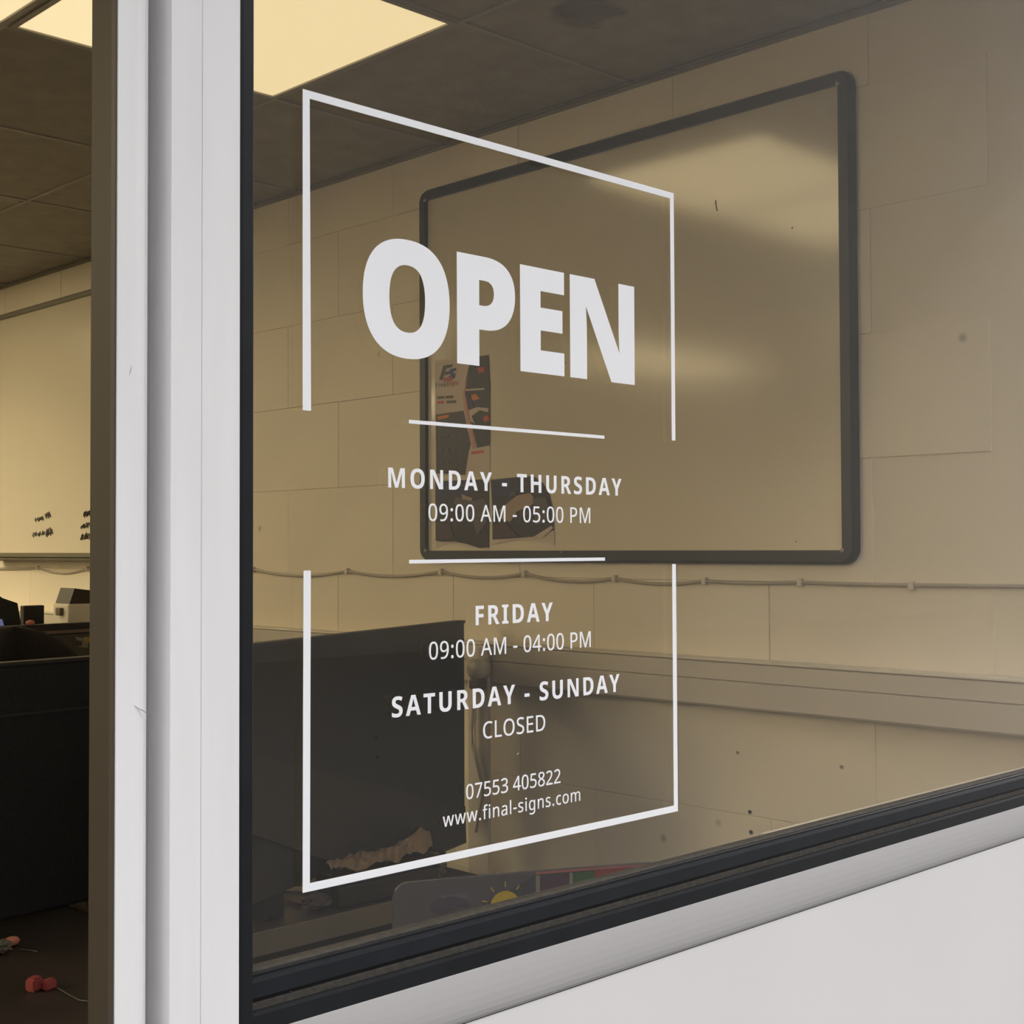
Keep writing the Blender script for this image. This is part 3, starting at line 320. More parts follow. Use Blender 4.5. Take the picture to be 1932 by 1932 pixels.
# horizontal rail: slopes back towards its foot
def rail(prof, m, name, x0=.5132, x1=2.6): return struct(name, prism(prof, lambda a, b, t: (t, a, b), x0, x1), m, parent=wn)
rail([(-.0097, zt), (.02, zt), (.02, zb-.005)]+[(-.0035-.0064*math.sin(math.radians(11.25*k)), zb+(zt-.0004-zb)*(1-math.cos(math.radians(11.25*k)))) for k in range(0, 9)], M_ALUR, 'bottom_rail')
struct('lower_panel', B(.5136, 2.6, -.0035, 0.0, -.02, zb-.0008), M_PANEL, parent=wn)
struct('side_gasket', prism([(.5132, FY+.0012), (.516, FY+.0004), (.5236, FY+.0004), (.5246, FY+.0014), (.5246, .012), (.5132, .012)], lambda a, b, t: (a, b, t), zt, HT), M_RUB, parent=wn)
gy = -.0105
for nm, m, z0, z1, y in (('gasket_outer_strip', M_RUB, zt, 1.0857, gy+.0006), ('gasket_dust_strip', M_DIRT, 1.0855, 1.0909, gy+.0045), ('gasket_groove', M_RUB, 1.0907, 1.0946, gy+.0055),
                         ('gasket_inner_strip', M_RUB2, 1.0944, 1.1072, gy+.0025), ('gasket_lip', M_RUB, 1.1068, 1.1092, gy+.0075), ('gasket_lip', M_DIRT, 1.1090, 1.1106, gy+.0098)):
    h = (z1-z0)*.18
    rail([(y, z0), (y, z1-h), (y+.0007, z1), (.012, z1), (.012, z0)], m, nm, .5200)
# glass pane: two reflecting faces 5 mm apart
struct('pane', B(.5205, 2.6, 0, .0052, 1.09, HT), M_GLASS, parent=wn)
struct('head_frame', B(.4218, 2.6, FY, .03, HT-.0, HT+.05), M_ALU, parent=wn)
struct('inner_bead', prism([(.03, 1.04), (.03, 1.098), (.034, 1.1015), (.046, 1.1005), (.05, 1.096), (.05, 1.04)], lambda a, b, t: (t, a, b), 1.186, W-.004), M_SILL, parent=wn)
bm = bmesh.new(); rr = random.Random(3)
for k in range(26):                      # crumbs of dust and dirt on the gasket
    x = rr.uniform(.53, 1.2); bmesh.ops.create_icosphere(bm, subdivisions=1, radius=rr.uniform(.0003, .0007), matrix=Matrix.Translation((x, gy+.004+rr.uniform(-.001, .001), rr.uniform(1.0865, 1.092))))
o = struct('gasket_dust', bm, M_DIRT, parent=wn); o['kind'] = 'stuff'
for a_, b_ in (((975, 1424), (979, 1420)), ((1057, 1041), (1058, 1043)), ((474, 1803), (476, 1808))):
    p, q = at(*a_, 1, -.0003), at(*b_, 1, -.0003)
    struct('glass_fleck', tube(bmesh.new(), [p, (p+q)/2+Vector((.0004, 0, .0001)), q], [.0001, .00025, .0001], 5), flat('fleck_pale', (.6, .58, .55)), parent=wn)
# scratches and specks on the silver posts
for nm, a, b in (('scratch', (253, 1331), (285, 1350)), ('scratch', (244, 708), (248, 690))):
    p, q = at(*a, 1, FY-.0001), at(*b, 1, FY-.0001)
    struct(nm, tube(bmesh.new(), [p, (p+q)/2, q], [.0001, .00035, .0001], 5), flat('scratch_grey', (.35, .35, .36)), parent=dj)
# ================================================================== OPENING HOURS DECAL
sg = thing('window_decal', 'white vinyl opening hours lettering inside a thin rectangular border on the glass', 'sign', (.7833, 0, 1.1562))
L, Rr, T, Bt = .573, .9935, 1.7292, 1.1562; g0, g1 = 1.3838, 1.4982
def strip(name, x0, x1, z0, z1): return obj(name, B(x0, x1, -.0004, -.0001, z0, z1), M_VINYL, sg)
def bar(poly, name): return obj(name, prism(poly, lambda a, b, t: (a, t, b), -.0004, -.0001), M_VINYL, sg)
bar([(L, g1), (L, T), (Rr, T), (Rr, g1), (Rr-.0050, g1), (Rr-.0053, T-.0058), (L+.0060, T-.0058), (L+.0072, g1)], 'border_top')
bar([(L+.0008, g0), (L, Bt), (Rr, Bt), (Rr-.0005, g0), (Rr-.0058, g0), (Rr-.0056, Bt+.0058), (L+.0062, Bt+.0058), (L+.0070, g0)], 'border_bottom')
strip('divider_line', .6717, .8948, 1.4947, 1.4975); strip('divider_line', .6717, .8948, 1.3878, 1.3906)
for o in lettering('letter', 'OPEN', 'black', .0887, 1.5453, M_VINYL, sg, .6272, .9361, split=True): pass
lettering('weekday_text', 'MONDAY - THURSDAY', 'bold', .0150, 1.4452, M_VINYL, sg, .6512, .9173)
lettering('hours_text', '09:00 AM - 05:00 PM', 'regular', .0133, 1.4205, M_VINYL, sg, .6911, .8760)
lettering('weekday_text', 'FRIDAY', 'bold', .0154, 1.3379, M_VINYL, sg, .7404, .8287)
lettering('hours_text', '09:00 AM - 04:00 PM', 'regular', .0136, 1.3134, M_VINYL, sg, .6914, .8758)
lettering('weekday_text', 'SATURDAY - SUNDAY', 'bold', .0154, 1.2723, M_VINYL, sg, .6545, .9132)
lettering('closed_text', 'CLOSED', 'regular', .0134, 1.2470, M_VINYL, sg, .7481, .8190)
lettering('phone_text', '07553 405822', 'regular', .0117, 1.2013, M_VINYL, sg, .7296, .8372)
lettering('web_address_text', 'www.final-signs.com', 'regular', .0107, 1.1832, M_VINYL, sg, .7051, .8614)
# ================================================================== WHITEBOARDS
def round_rect(y0, y1, z0, z1, r, n=6):
    out = []
    for cy, cz, a0 in ((y1-r, z1-r, 0), (y0+r, z1-r, 90), (y0+r, z0+r, 180), (y1-r, z0+r, 270)):
        for k in range(n+1):
            a = math.radians(a0+90*k/n); out.append((cy+r*math.cos(a), cz+r*math.sin(a)))
    return out
def whiteboard(y0, y1, z0, z1, fw, r, mf, label, tray=False, th=.022):
    t = thing('whiteboard', label, 'whiteboard', (W-.001, (y0+y1)/2, z0))
    obj('writing_surface', B(W-.012, W-.002, y0+fw*.7, y1-fw*.7, z0+fw*.7, z1-fw*.7), M_BOARD, t)
    bm = bmesh.new(); n = 6; o = round_rect(y0, y1, z0, z1, r, n); i = round_rect(y0+fw, y1-fw, z0+fw, z1-fw, .004, n); k = len(o)
    o2 = round_rect(y0+.006, y1-.006, z0+.006, z1-.006, r-.005, n)
    rings = [[bm.verts.new((x, a, b)) for a, b in q] for q, x in ((o, W-.002), (o, W-th*.6), (o2, W-th), (i, W-th), (i, W-.011))]
    for p, q in zip(rings, rings[1:]):
        for s in range(k): bm.faces.new((p[s], p[(s+1) % k], q[(s+1) % k], q[s]))
    obj('frame', bm, mf, t)
    return t
wb = whiteboard(.523, 1.725, 1.366, 2.267, .026, .030, M_FRAME, 'large whiteboard in a charcoal frame with leaflets on its left side')
for y, z in ((.549, 1.392), (.549, 2.241), (1.699, 1.392), (1.699, 2.241)):
    bm = bmesh.new(); bmesh.ops.create_uvsphere(bm, u_segments=10, v_segments=6, radius=.0045, matrix=Matrix.Translation((W-.021, y, z)))
    obj('corner_glint', bm, M_CAP, wb, True)  # pale colour stands in for the highlight on each corner cap
for a in ((1350, 378, 1353, 398), (1495, 428, 1495, 431), (1502, 1021, 1503, 1022), (1067, 684, 1068, 686)):
    bm = bmesh.new()
    p, q = at(a[0], a[1], 0, W-.0125), at(a[2], a[3], 0, W-.0125); tube(bm, [p, (p+q)/2+Vector((0, .001, 0)), q], .0012, 6)
    obj('scuff_mark', bm, flat('scuff', (.25, .22, .17)), wb)
wb2 = whiteboard(2.97, 4.172, 1.366, 2.262, .020, .022, M_FRAMEG, 'whiteboard with handwriting, seen through the open doorway')
obj('pen_tray', B(W-.05, W-.012, 3.05, 4.10, 1.358, 1.368, bev=.002), flat('tray_brown', (.09, .075, .055)), wb2)
def squig(cx, cy, w_, h_, seed, n=26):
    rs = random.Random(seed); pts = []
    for k in range(n):
        u = k/(n-1); px = cx-w_/2+w_*u+rs.uniform(-2.2, 2.2); py = cy+math.sin(k*1.9)*h_/2+rs.uniform(-1.5, 1.5)-4*u
        p = at(px, py, 0, W-.0135); pts.append(p)
    return pts
for k, a in enumerate(((73, 981, 15, 7), (90, 974, 8, 9), (73, 1009, 22, 8), (93, 1006, 11, 13), (163, 971, 14, 9), (161, 994, 16, 8), (160, 1014, 17, 12))):
    obj('handwriting', tube(bmesh.new(), squig(*a, 11+k), .0016, 5), flat('marker_ink', (.05, .05, .045)), wb2)
# ------------------------------------------------------------------ leaflets on the board
XP = W-.0135
def pp(px, py, dx=0): return at(px, py, 0, XP-dx)
def sheet(name, pix, m, parent, dx=0, th=.0006):
    pts = [pp(*q, dx) for q in pix]; bm = bmesh.new()
    A = [bm.verts.new(p) for p in pts]; Bb = [bm.verts.new(p+Vector((th, 0, 0))) for p in pts]
    bm.faces.new(A); bm.faces.new(Bb[::-1]); n = len(A)
    for i in range(n): bm.faces.new((A[i], A[(i+1) % n], Bb[(i+1) % n], Bb[i]))
    return obj(name, bm, m, parent)
ink = flat('leaflet_black', (.028, .026, .028), .4); navy = flat('leaflet_navy', (.022, .025, .075), .4); red = flat('leaflet_red', (.50, .09, .07)); orange = flat('leaflet_orange', (.62, .22, .05))
pale = flat('leaflet_white', (.50, .43, .38)); salmon = flat('leaflet_pink', (.52, .27, .24)); blue = flat('leaflet_blue', (.06, .08, .25)); greyp = flat('leaflet_grey', (.10, .09, .085)); tan = flat('leaflet_tan', (.33, .25, .19)); plum = flat('leaflet_plum', (.07, .045, .045))
lf = thing('leaflet', 'tall printed leaflet with a small logo, topmost on the whiteboard', 'leaflet', pp(870, 900))
sheet('paper', [(820, 680), (921, 668), (924, 842), (924, 900), (822, 897)], pale, lf)
sheet('photo_print', [(885, 690), (905, 672), (921, 670), (924, 720), (924, 840), (900, 845), (884, 775), (875, 740), (880, 712)], ink, lf, .0006)
sheet('dark_panel', [(822, 782), (874, 775), (888, 838), (884, 852), (877, 896), (823, 893)], ink, lf, .0006)
sheet('pink_stripe', [(882, 714), (885, 702), (877, 740), (883, 772), (897, 845), (891, 846), (877, 776), (873, 741)], salmon, lf, .0012)
sheet('orange_patch', [(884, 747), (897, 743), (905, 752), (893, 756)], orange, lf, .0012)
sheet('red_patch', [(900, 694), (914, 692), (914, 702), (903, 704)], red, lf, .0012)
sheet('red_patch', [(911, 788), (920, 782), (923, 792), (914, 797)], red, lf, .0012)
sheet('white_patch', [(884, 774), (900, 768), (921, 770), (921, 778), (905, 774), (890, 785), (896, 800), (888, 795)], pale, lf, .0012)
sheet('white_patch', [(878, 734), (914, 732), (914, 735), (878, 738)], pale, lf, .0012)
sheet('navy_patch', [(879, 748), (888, 745), (894, 768), (884, 768)], navy, lf, .0012)
sheet('orange_label', [(825, 786), (847, 782), (846, 788), (825, 792)], orange, lf, .0012)
sheet('logo_mark', [(829, 716), (836, 690), (854, 687), (852, 692), (841, 695), (839, 702), (847, 701), (845, 706), (837, 707), (834, 717)], ink, lf, .0012)
sheet('logo_mark', [(845, 703), (850, 696), (861, 694), (859, 699), (853, 702), (859, 705), (857, 713), (845, 714), (847, 710), (851, 708)], blue, lf, .0014)
sheet('logo_mark', [(837, 713), (855, 711), (853, 717), (836, 720)], red, lf, .0016)
Y0, Y1 = pp(823, 728).y, pp(866, 725).y
z_ = pp(823, 731).z
lettering('logo_text', 'Final', 'regular', .010, z_, ink, lf, 0, abs(Y1-Y0)*.52, fn=lambda a, b, c: (XP-.0009-c, Y0-a, z_+b))
lettering('logo_text', 'Signs', 'regular', .010, z_, red, lf, abs(Y1-Y0)*.56, abs(Y1-Y0), fn=lambda a, b, c: (XP-.0009-c, Y0-a, z_+b))
for q in ((825, 748, 837, 5), (840, 747, 855, 5)): sheet('print_line', [(q[0], q[1]), (q[2], q[1]-1), (q[2], q[1]+q[3]-1), (q[0], q[1]+q[3])], greyp, lf, .0008)
sheet('print_line', [(825, 757), (837, 756), (837, 761), (825, 762)], red, lf, .0008); sheet('print_line', [(842, 756), (860, 755), (860, 760), (842, 761)], greyp, lf, .0008)
for yy in (822, 848, 870):
    for xx in (828, 840, 853, 868): sheet('tiny_icon', [(xx, yy), (xx+6, yy-1), (xx+6, yy+3), (xx, yy+4)], greyp, lf, .0012)
sheet('red_label', [(889, 852), (913, 849), (911, 854), (889, 857)], red, lf, .0012)
def hexed(nm, label, pix, base, parts):
    t = thing(nm, label, 'leaflet', pp(*pix[0])); sheet('paper', pix, base, t)
    for k, (n_, q, m_) in enumerate(parts): sheet(n_, q, m_, t, .0006+.0004*k)
    return t
hexed('leaflet', 'dark photo leaflet with a wavy pale foot, bottom left of the whiteboard', [(821, 908), (830, 903), (922, 904), (922, 965), (922, 1035), (905, 1036), (872, 1028), (858, 1024), (840, 1027), (823, 1034)], pale,
      [('photo_print', [(821, 908), (922, 904), (922, 1033), (905, 1034), (880, 1026), (858, 1022), (835, 1022), (822, 1020)], ink), ('photo_print', [(826, 912), (888, 906), (900, 925), (870, 938), (850, 932), (846, 946), (825, 948)], navy),
       ('photo_print', [(860, 938), (880, 940), (895, 945), (912, 940), (918, 950), (918, 985), (900, 1010), (890, 975), (868, 965), (855, 950)], greyp), ('photo_print', [(870, 932), (880, 936), (892, 940), (888, 945), (872, 941)], tan),
       ('photo_print', [(824, 985), (850, 992), (856, 1015), (825, 1018)], plum), ('photo_print', [(846, 955), (856, 951), (870, 960), (858, 966)], ink)])
hexed('leaflet', 'dark photo leaflet with a rounded right side, bottom right of the trio', [(926, 905), (960, 900), (1005, 897), (1024, 910), (1036, 930), (1043, 960), (1046, 1000), (1046, 1029), (1010, 1020), (980, 1018), (930, 1027), (928, 965)], pale,
      [('photo_print', [(926, 905), (1005, 898), (1024, 911), (1036, 931), (1043, 961), (1045, 1000), (1010, 1012), (990, 1014), (929, 1018), (929, 965)], ink), ('photo_print', [(930, 905), (975, 900), (978, 925), (940, 940), (930, 940)], navy),
       ('photo_print', [(942, 962), (975, 935), (1000, 930), (1012, 945), (1000, 955), (975, 965), (962, 985), (945, 978)], tan), ('photo_print', [(1005, 940), (1030, 938), (1036, 960), (1030, 985), (1010, 990)], greyp),
       ('photo_print', [(1008, 1012), (1040, 992), (1044, 996), (1024, 1014)], pale), ('photo_print', [(930, 992), (952, 985), (978, 1012), (930, 1016)], plum), ('photo_print', [(960, 930), (972, 927), (974, 935), (962, 938)], greyp)])
# ================================================================== CABLE, TRUNKING, SOCKET
cb = thing('wall_cable', 'thin sagging cable clipped along the wall under the whiteboards', 'cable', (W, 1.5, 1.335))
clips = [(1932, 1106.5), (1720, 1104), (1510, 1098.5), (1330, 1096), (1160, 1091), (990, 1082), (832, 1078), (655, 1077), (478, 1074)]
P3 = [at(a, b, 0, W-.005) for a, b in clips]
P3 = [Vector((W-.005, .09, P3[0].z))]+P3+[Vector((W-.005, 2.9, 1.337)), at(165, 1072, 0, W-.005), at(72, 1071, 0, W-.005), Vector((W-.005, 4.4, 1.336)), Vector((W-.005, 5.2, 1.336))]
P3 = [p for i, p in enumerate(P3) if i == 0 or p.y > P3[i-1].y+.01]
sag = [0, 0, .001, .003, .009, .012, .012, .013, .016, .015, .015, .018, .008, .012, .01]
pts = []
for i, (p, q) in enumerate(zip(P3, P3[1:])):
    for k in range(8):
        t = k/8; v = p.lerp(q, t); v.z -= 4*t*(1-t)*sag[min(i, len(sag)-1)]; pts.append(v)
pts.append(P3[-1])
obj('cable_run', tube(bmesh.new(), pts, .0036, 8), M_CABLE, cb, True)
for p in P3[2:]: obj('cable_clip', B(p.x-.006, p.x+.005, p.y-.005, p.y+.005, p.z-.008, p.z+.007, bev=.0015), M_CLIP, cb)
tx = W-.05; z1 = at(1200, 1233, 0, tx).z; z0 = at(1200, 1318, 0, tx).z
print('trunk z', z0, z1)
yE = at(924, 1260, 0, tx).y
tk = thing('cable_trunking', 'long pale two-compartment trunking along the wall below the cable', 'trunking', (W-.025, 3.2, z0))
obj('trunk_body', B(tx+.004, W-.001, .07, 6.9, z0, z1-.002, bev=.0015), M_TRUNK, tk)
obj('trunk_lid', B(tx, tx+.006, .07, 6.9, z0+.052, z1-.006, bev=.0012), M_TRUNKL, tk)
obj('trunk_lid', B(tx, tx+.006, .07, 6.9, z0+.003, z0+.050, bev=.0012), M_TRUNK, tk)
obj('trunk_rim', B(tx-.002, W-.001, .07, 6.9, z1-.004, z1, bev=.001), M_CLIP, tk)
# vertical conduit with plug
yc0, yc1 = at(922, 1400, 0, tx-.01).y, at(884, 1400, 0, tx-.01).y
cd = thing('conduit_box', 'narrow upright pale conduit box right of the black screen', 'conduit', (W-.03, (yc0+yc1)/2, .55))
obj('casing', B(tx-.012, tx-.0025, yc0, yc1, .55, z1-.01, bev=.002), M_TRUNKL, cd)
pc = at(905, 1262, 0, tx-.03)
pg = thing('plug_adapter', 'pale round plug adapter with hanging lead on the conduit box', 'plug', pc)
bm = bmesh.new(); bmesh.ops.create_cone(bm, cap_ends=True, segments=24, radius1=.024, radius2=.021, depth=.034, matrix=Matrix.Translation((pc.x+.0, pc.y, pc.z)) @ Matrix.Rotation(math.pi/2, 4, 'Y'))
obj('adapter_body', bm, M_CLIP, pg, True)
obj('plug_foot', B(pc.x-.018, pc.x+.012, pc.y-.012, pc.y+.018, pc.z-.045, pc.z-.022, bev=.004), flat('plug_grey', (.16, .14, .11)), pg)
cp = [at(a, b, 0, tx-.02) for a, b in ((898, 1290), (893, 1330), (890, 1370), (892, 1410), (900, 1440), (908, 1470), (912, 1500), (905, 1530), (898, 1570))]
obj('lead', tube(bmesh.new(), cp, .0035, 8), M_CABLE, pg, True)
# ================================================================== DESKS, SCREENS
def desk(name, label, x0, x1, y0, y1, z, edge, legs):
    t = thing(name, label, 'desk', ((x0+x1)/2, (y0+y1)/2, 0))
    obj('desk_top', B(x0, x1, y0+.004, y1, z-.028, z, bev=.002), M_DESK, t)
    obj('edge_band', B(x0, x1, y0, y0+.0039, z-.040, z+.0005, bev=.001), edge, t)
    obj('underdesk_shade', B(x0+.02, x1-.02, y0+.02, y0+.038, .08, z-.029, bev=.001), M_BLKM, t)  # dark panel added so the space under the desk reads as shade
    for (a, b) in ((x0+.05, y0+.06), (x1-.09, y0+.06), (x0+.05, y1-.1), (x1-.09, y1-.1)):
        obj('leg', B(a, a+.04, b, b+.04, 0, z-.028, bev=.003), M_BLK, t)
    return t
desk('desk', 'dark desk with a thick beige front edge, low behind the window', 1.22, 1.86, 1.165, 1.78, .75, M_EDGE, 1)
desk('desk', 'dark desk in the doorway view, in front of the black divider', .20, 1.17, .80, 1.78, .75, M_DESK, 1)
def panel_along(p, q, z0, z1, th, bev=.004):
    d = (q-p); d.z = 0; n = Vector((-d.y, d.x, 0)).normalized()
    bm = bmesh.new(); vs = []
    for a in (p, q):
        for s in (0, th):
            for z in (z0, z1): vs.append(bm.verts.new((a.x+n.x*s, a.y+n.y*s, z)))
    for f in ((0,1,3,2),(4,6,7,5),(0,4,5,1),(2,3,7,6),(0,2,6,4),(1,5,7,3)): bm.faces.new([vs[i] for i in f])
    if bev: bmesh.ops.bevel(bm, geom=bm.edges[:], offset=bev, segments=2, affect='EDGES')
    return bm
# big black screen seen through the window
A_, B_ = at(877, 1172, 1, 1.46), at(483, 1217, 1, 1.165)
zt_ = (A_.z+B_.z)/2; print('screen', A_, B_)
dirn = (A_-B_); dirn.z = 0; dirn.normalize(); Ls = B_-dirn*.05
sc = thing('desk_screen', 'large black desk screen rising behind the opening hours lettering', 'screen', ((A_.x+B_.x)/2, (A_.y+B_.y)/2, .80))
pz = A_.z+(B_.z-A_.z)*.5
def tilted_panel(pl, pr_, zl, zr, zbl, zbr, th, bev=.004):
    n = Vector((-(pr_-pl).y, (pr_-pl).x, 0)).normalized(); bm = bmesh.new(); vs = []
    for a, zb_, zt2 in ((pl, zbl, zl), (pr_, zbr, zr)):
        for s in (0, th):
            for z in (zb_, zt2): vs.append(bm.verts.new((a.x+n.x*s, a.y+n.y*s, z)))
    for f in ((0,1,3,2),(4,6,7,5),(0,4,5,1),(2,3,7,6),(0,2,6,4),(1,5,7,3)): bm.faces.new([vs[i] for i in f])
    if bev: bmesh.ops.bevel(bm, geom=bm.edges[:], offset=bev, segments=2, affect='EDGES')
    return bm
zL = B_.z+(B_.z-A_.z)*.05/(A_-B_).length
obj('panel', tilted_panel(Ls, A_, zL, A_.z, .80, .80, .022), M_BLK, sc)
nv = Vector((-dirn.y, dirn.x, 0))
obj('edge_trim', tilted_panel(Ls-nv*.001, A_-nv*.001, zL+.002, A_.z+.002, zL-.004, A_.z-.004, .024, .0), flat('screen_rim', (.045, .04, .034)), sc)
for f in (.15, .6):
    c = Ls.lerp(A_, f); obj('foot', B(c.x-.02, c.x+.02, c.y+.02, c.y+.10, .7505, .80, bev=.003), M_BLK, sc)
# dark grey plate for the lighter band low on the screen (parallel to it)
pl_n = nv; base = Ls-nv*.012
def on_plane(px, py, off):
    d = Fv*FPX+Rv*(px-966)-Uv*(py-966); o = Ls-nv*off
    return CP+d*((o-CP).dot(nv)/d.dot(nv))
def quad_plate(name, pix, off, th, m, parent):
    pts = [on_plane(*q, off) for q in pix]; bm = bmesh.new()
    A = [bm.verts.new(p) for p in pts]; Bb = [bm.verts.new(p+nv*th) for p in pts]; n = len(A)
    bm.faces.new(A); bm.faces.new(Bb[::-1])
    for i in range(n): bm.faces.new((A[i], A[(i+1) % n], Bb[(i+1) % n], Bb[i]))
    return obj(name, bm, m, parent)
lb_ = quad_plate('band_plate', [(462, 1421), (878, 1521), (880, 1590), (735, 1650), (650, 1634), (462, 1569)], .012, .008, M_GRYM, None)
tag(lb_, 'dark grey plate making the lighter band across the foot of the black screen', 'board')
for px, py in ((711, 1391), (712, 1428)):  # dark dots standing in for reflections in the glass
    p = on_plane(px, py, .0015); bm = bmesh.new(); bmesh.ops.create_uvsphere(bm, u_segments=8, v_segments=6, radius=.0035, matrix=Matrix.Translation(p)); obj('reflection_dot', bm, flat('reflection_black', (.004, .004, .004)), sc)
# black divider in the doorway
dv = thing('desk_divider', 'black desk divider with a thin lighter top rail, in the doorway', 'divider', (.9, 1.54, .7505))
Lp, Rp = Vector((.45, 1.49, 0)), Vector((1.33, 1.573, 0))
zl, zr = at(0, 1252, 1, 1.537).z, at(165, 1239, 1, 1.558).z
obj('panel', panel_along(Lp, Rp, .7505, zl-.006, .03), M_BLKM, dv)
obj('top_rail', panel_along(Lp, Rp, zl-.006, zl, .03, .0015), M_RAIL, dv)
obj('groove', panel_along(Lp-Vector((0, .002, 0)), Rp-Vector((0, .002, 0)), 1.105, 1.109, .004, 0), M_RAIL, dv)
# ------------------------------------------------------------------ chair behind the divider
ch = thing('office_chair', 'dark brown office chair with a rounded back behind the divider', 'chair', (1.255, 2.3, 0))
M_CH = mat('chair_fabric', (.016, .011, .010), .9, noise=.25, nscale=60)
bm = bmesh.new(); nx, nz = 18, 14
gridv = []
for side in (0, 1):
    rows = []
    for j in range(nz+1):
        v = 1-(1-j/nz)**1.9; row = []
        hw = .27*math.sqrt(max(0.0, 1-max(0, (v-.4)/.6)**2))
        hw = max(hw, .012)
        for i in range(nx+1):
            s = i/nx*2-1; x = 1.255+s*hw; y = 2.0+.10*s*s*0-.05*math.cos(s*1.3)+(.035 if side else 0)+.02*v
            z = .62+(1.238-.62)*v
            row.append(bm.verts.new((x, y, z)))
        rows.append(row)
    gridv.append(rows)
for side in (0, 1):
    for j in range(nz):
        for i in range(nx):
            a = gridv[side]; f = (a[j][i], a[j][i+1], a[j+1][i+1], a[j+1][i]); bm.faces.new(f)
for j in range(nz):
    for i in (0, nx): bm.faces.new((gridv[0][j][i], gridv[0][j+1][i], gridv[1][j+1][i], gridv[1][j][i]))
for i in range(nx):
    for j in (0, nz): bm.faces.new((gridv[0][j][i], gridv[0][j][i+1], gridv[1][j][i+1], gridv[1][j][i]))
obj('backrest', bm, M_CH, ch, True)
obj('seat', B(1.00, 1.51, 2.08, 2.56, .44, .52, bev=.03, seg=3), M_CH, ch, True)
obj('stem', tube(bmesh.new(), [(1.255, 2.32, .08), (1.255, 2.32, .44)], .028, 12), M_BLK, ch)
obj('back_bracket', B(1.215, 1.295, 2.02, 2.10, .40, .66, bev=.008), M_BLK, ch)
for k in range(5):
    a = k*2*math.pi/5+.3; e = Vector((1.255+.28*math.cos(a), 2.32+.28*math.sin(a), .07))
    l = obj('leg', tube(bmesh.new(), [(1.255, 2.32, .10), e], [.026, .016], 8), M_BLK, ch)
    bm = bmesh.new(); bmesh.ops.create_uvsphere(bm, u_segments=10, v_segments=8, radius=.028, matrix=Matrix.Translation((e.x, e.y, .028))); obj('castor', bm, M_BLK, ch, True)
# ------------------------------------------------------------------ second divider, far desk and the things on it
d2 = thing('desk_divider', 'grey desk divider with papers pinned to it, beyond the brown chair', 'divider', (1.6, 2.62, .7505))
z2 = at(120, 1177, 1, 2.6).z
p2, q2 = Vector((1.18, 2.585, 0)), Vector((2.02, 2.64, 0))
obj('panel', panel_along(p2, q2, .7505, z2-.026, .028), flat('divider_grey', (.075, .068, .06), .85), d2)
obj('rim', panel_along(p2+Vector((0, -.004, 0)), q2+Vector((0, -.004, 0)), z2-.017, z2, .034, .002), flat('divider_black', (.010, .009, .011), .5), d2)
obj('light_strip', panel_along(p2+Vector((0, -.002, 0)), q2+Vector((0, -.002, 0)), z2-.026, z2-.0172, .03, 0), flat('strip_rose', (.17, .12, .105), .6), d2)
def card(name, px, m, parent, y, th=.0008):
    A = [at(a, b, 1, y) for a, b in px]; bm = bmesh.new(); n = len(A)
    f = [bm.verts.new(p) for p in A]; g = [bm.verts.new(p+Vector((0, th, 0))) for p in A]
    bm.faces.new(f); bm.faces.new(g[::-1])
    for i in range(n): bm.faces.new((f[i], f[(i+1) % n], g[(i+1) % n], g[i]))
    return obj(name, bm, m, parent)
card('pinned_paper', [(142, 1201), (166, 1205), (166, 1222), (150, 1221)], flat('pinned_white', (.20, .19, .165)), d2, 2.588)
card('pinned_note', [(158, 1202), (172, 1201), (172, 1212), (160, 1213)], flat('note_yellow', (.34, .24, .05)), d2, 2.586)
card('pinned_note', [(143, 1208), (155, 1210), (154, 1219), (144, 1217)], flat('note_dark', (.04, .04, .035)), d2, 2.585)
desk('desk', 'far desk behind the grey divider, carrying the small monitor and dispenser', 1.18, 2.08, 2.68, 3.45, .75, M_DESK, 1)
# small black monitor
a, b = at(45, 1143, 1, 2.95), at(84, 1147, 1, 2.95)
mn = thing('monitor', 'small black square monitor right of the larger dark one, doorway view', 'monitor', ((a.x+b.x)/2, 2.96, .7505))
obj('casing', B(a.x, b.x, 2.95, 2.975, .99, a.z, bev=.003), M_BLK, mn)
obj('neck', B((a.x+b.x)/2-.015, (a.x+b.x)/2+.015, 2.977, 3.00, .76, 1.1, bev=.003), M_BLK, mn)
obj('stand_foot', B(a.x-.03, b.x+.03, 2.93, 3.03, .7505, .762, bev=.003), M_BLK, mn)
# larger dark monitor cut by the photo edge, screen glowing blue
mo = thing('monitor', 'black monitor with a bluish lit screen at the left photo edge', 'monitor', (1.33, 2.83, .7505))
bm = bmesh.new()
pl = [(-60, 1118), (-8, 1118), (4, 1128), (33, 1138), (42, 1190), (-60, 1210)]
o_ = card('casing', pl, M_BLK, mo, 2.78, .03)
card('lit_screen', [(-50, 1166), (4, 1168), (11, 1191), (-50, 1196)], mat('screen_glow', (.1, .1, .14), .3, emit=(.10, .11, .20), es=1.0), mo, 2.7795, .0004)
c0 = at(-5, 1190, 1, 2.81); obj('neck', B(c0.x-.02, c0.x+.02, 2.812, 2.835, .76, c0.z+.03, bev=.003), M_BLK, mo)
obj('stand_foot', B(c0.x-.1, c0.x+.1, 2.74, 2.92, .7505, .763, bev=.003), M_BLK, mo)
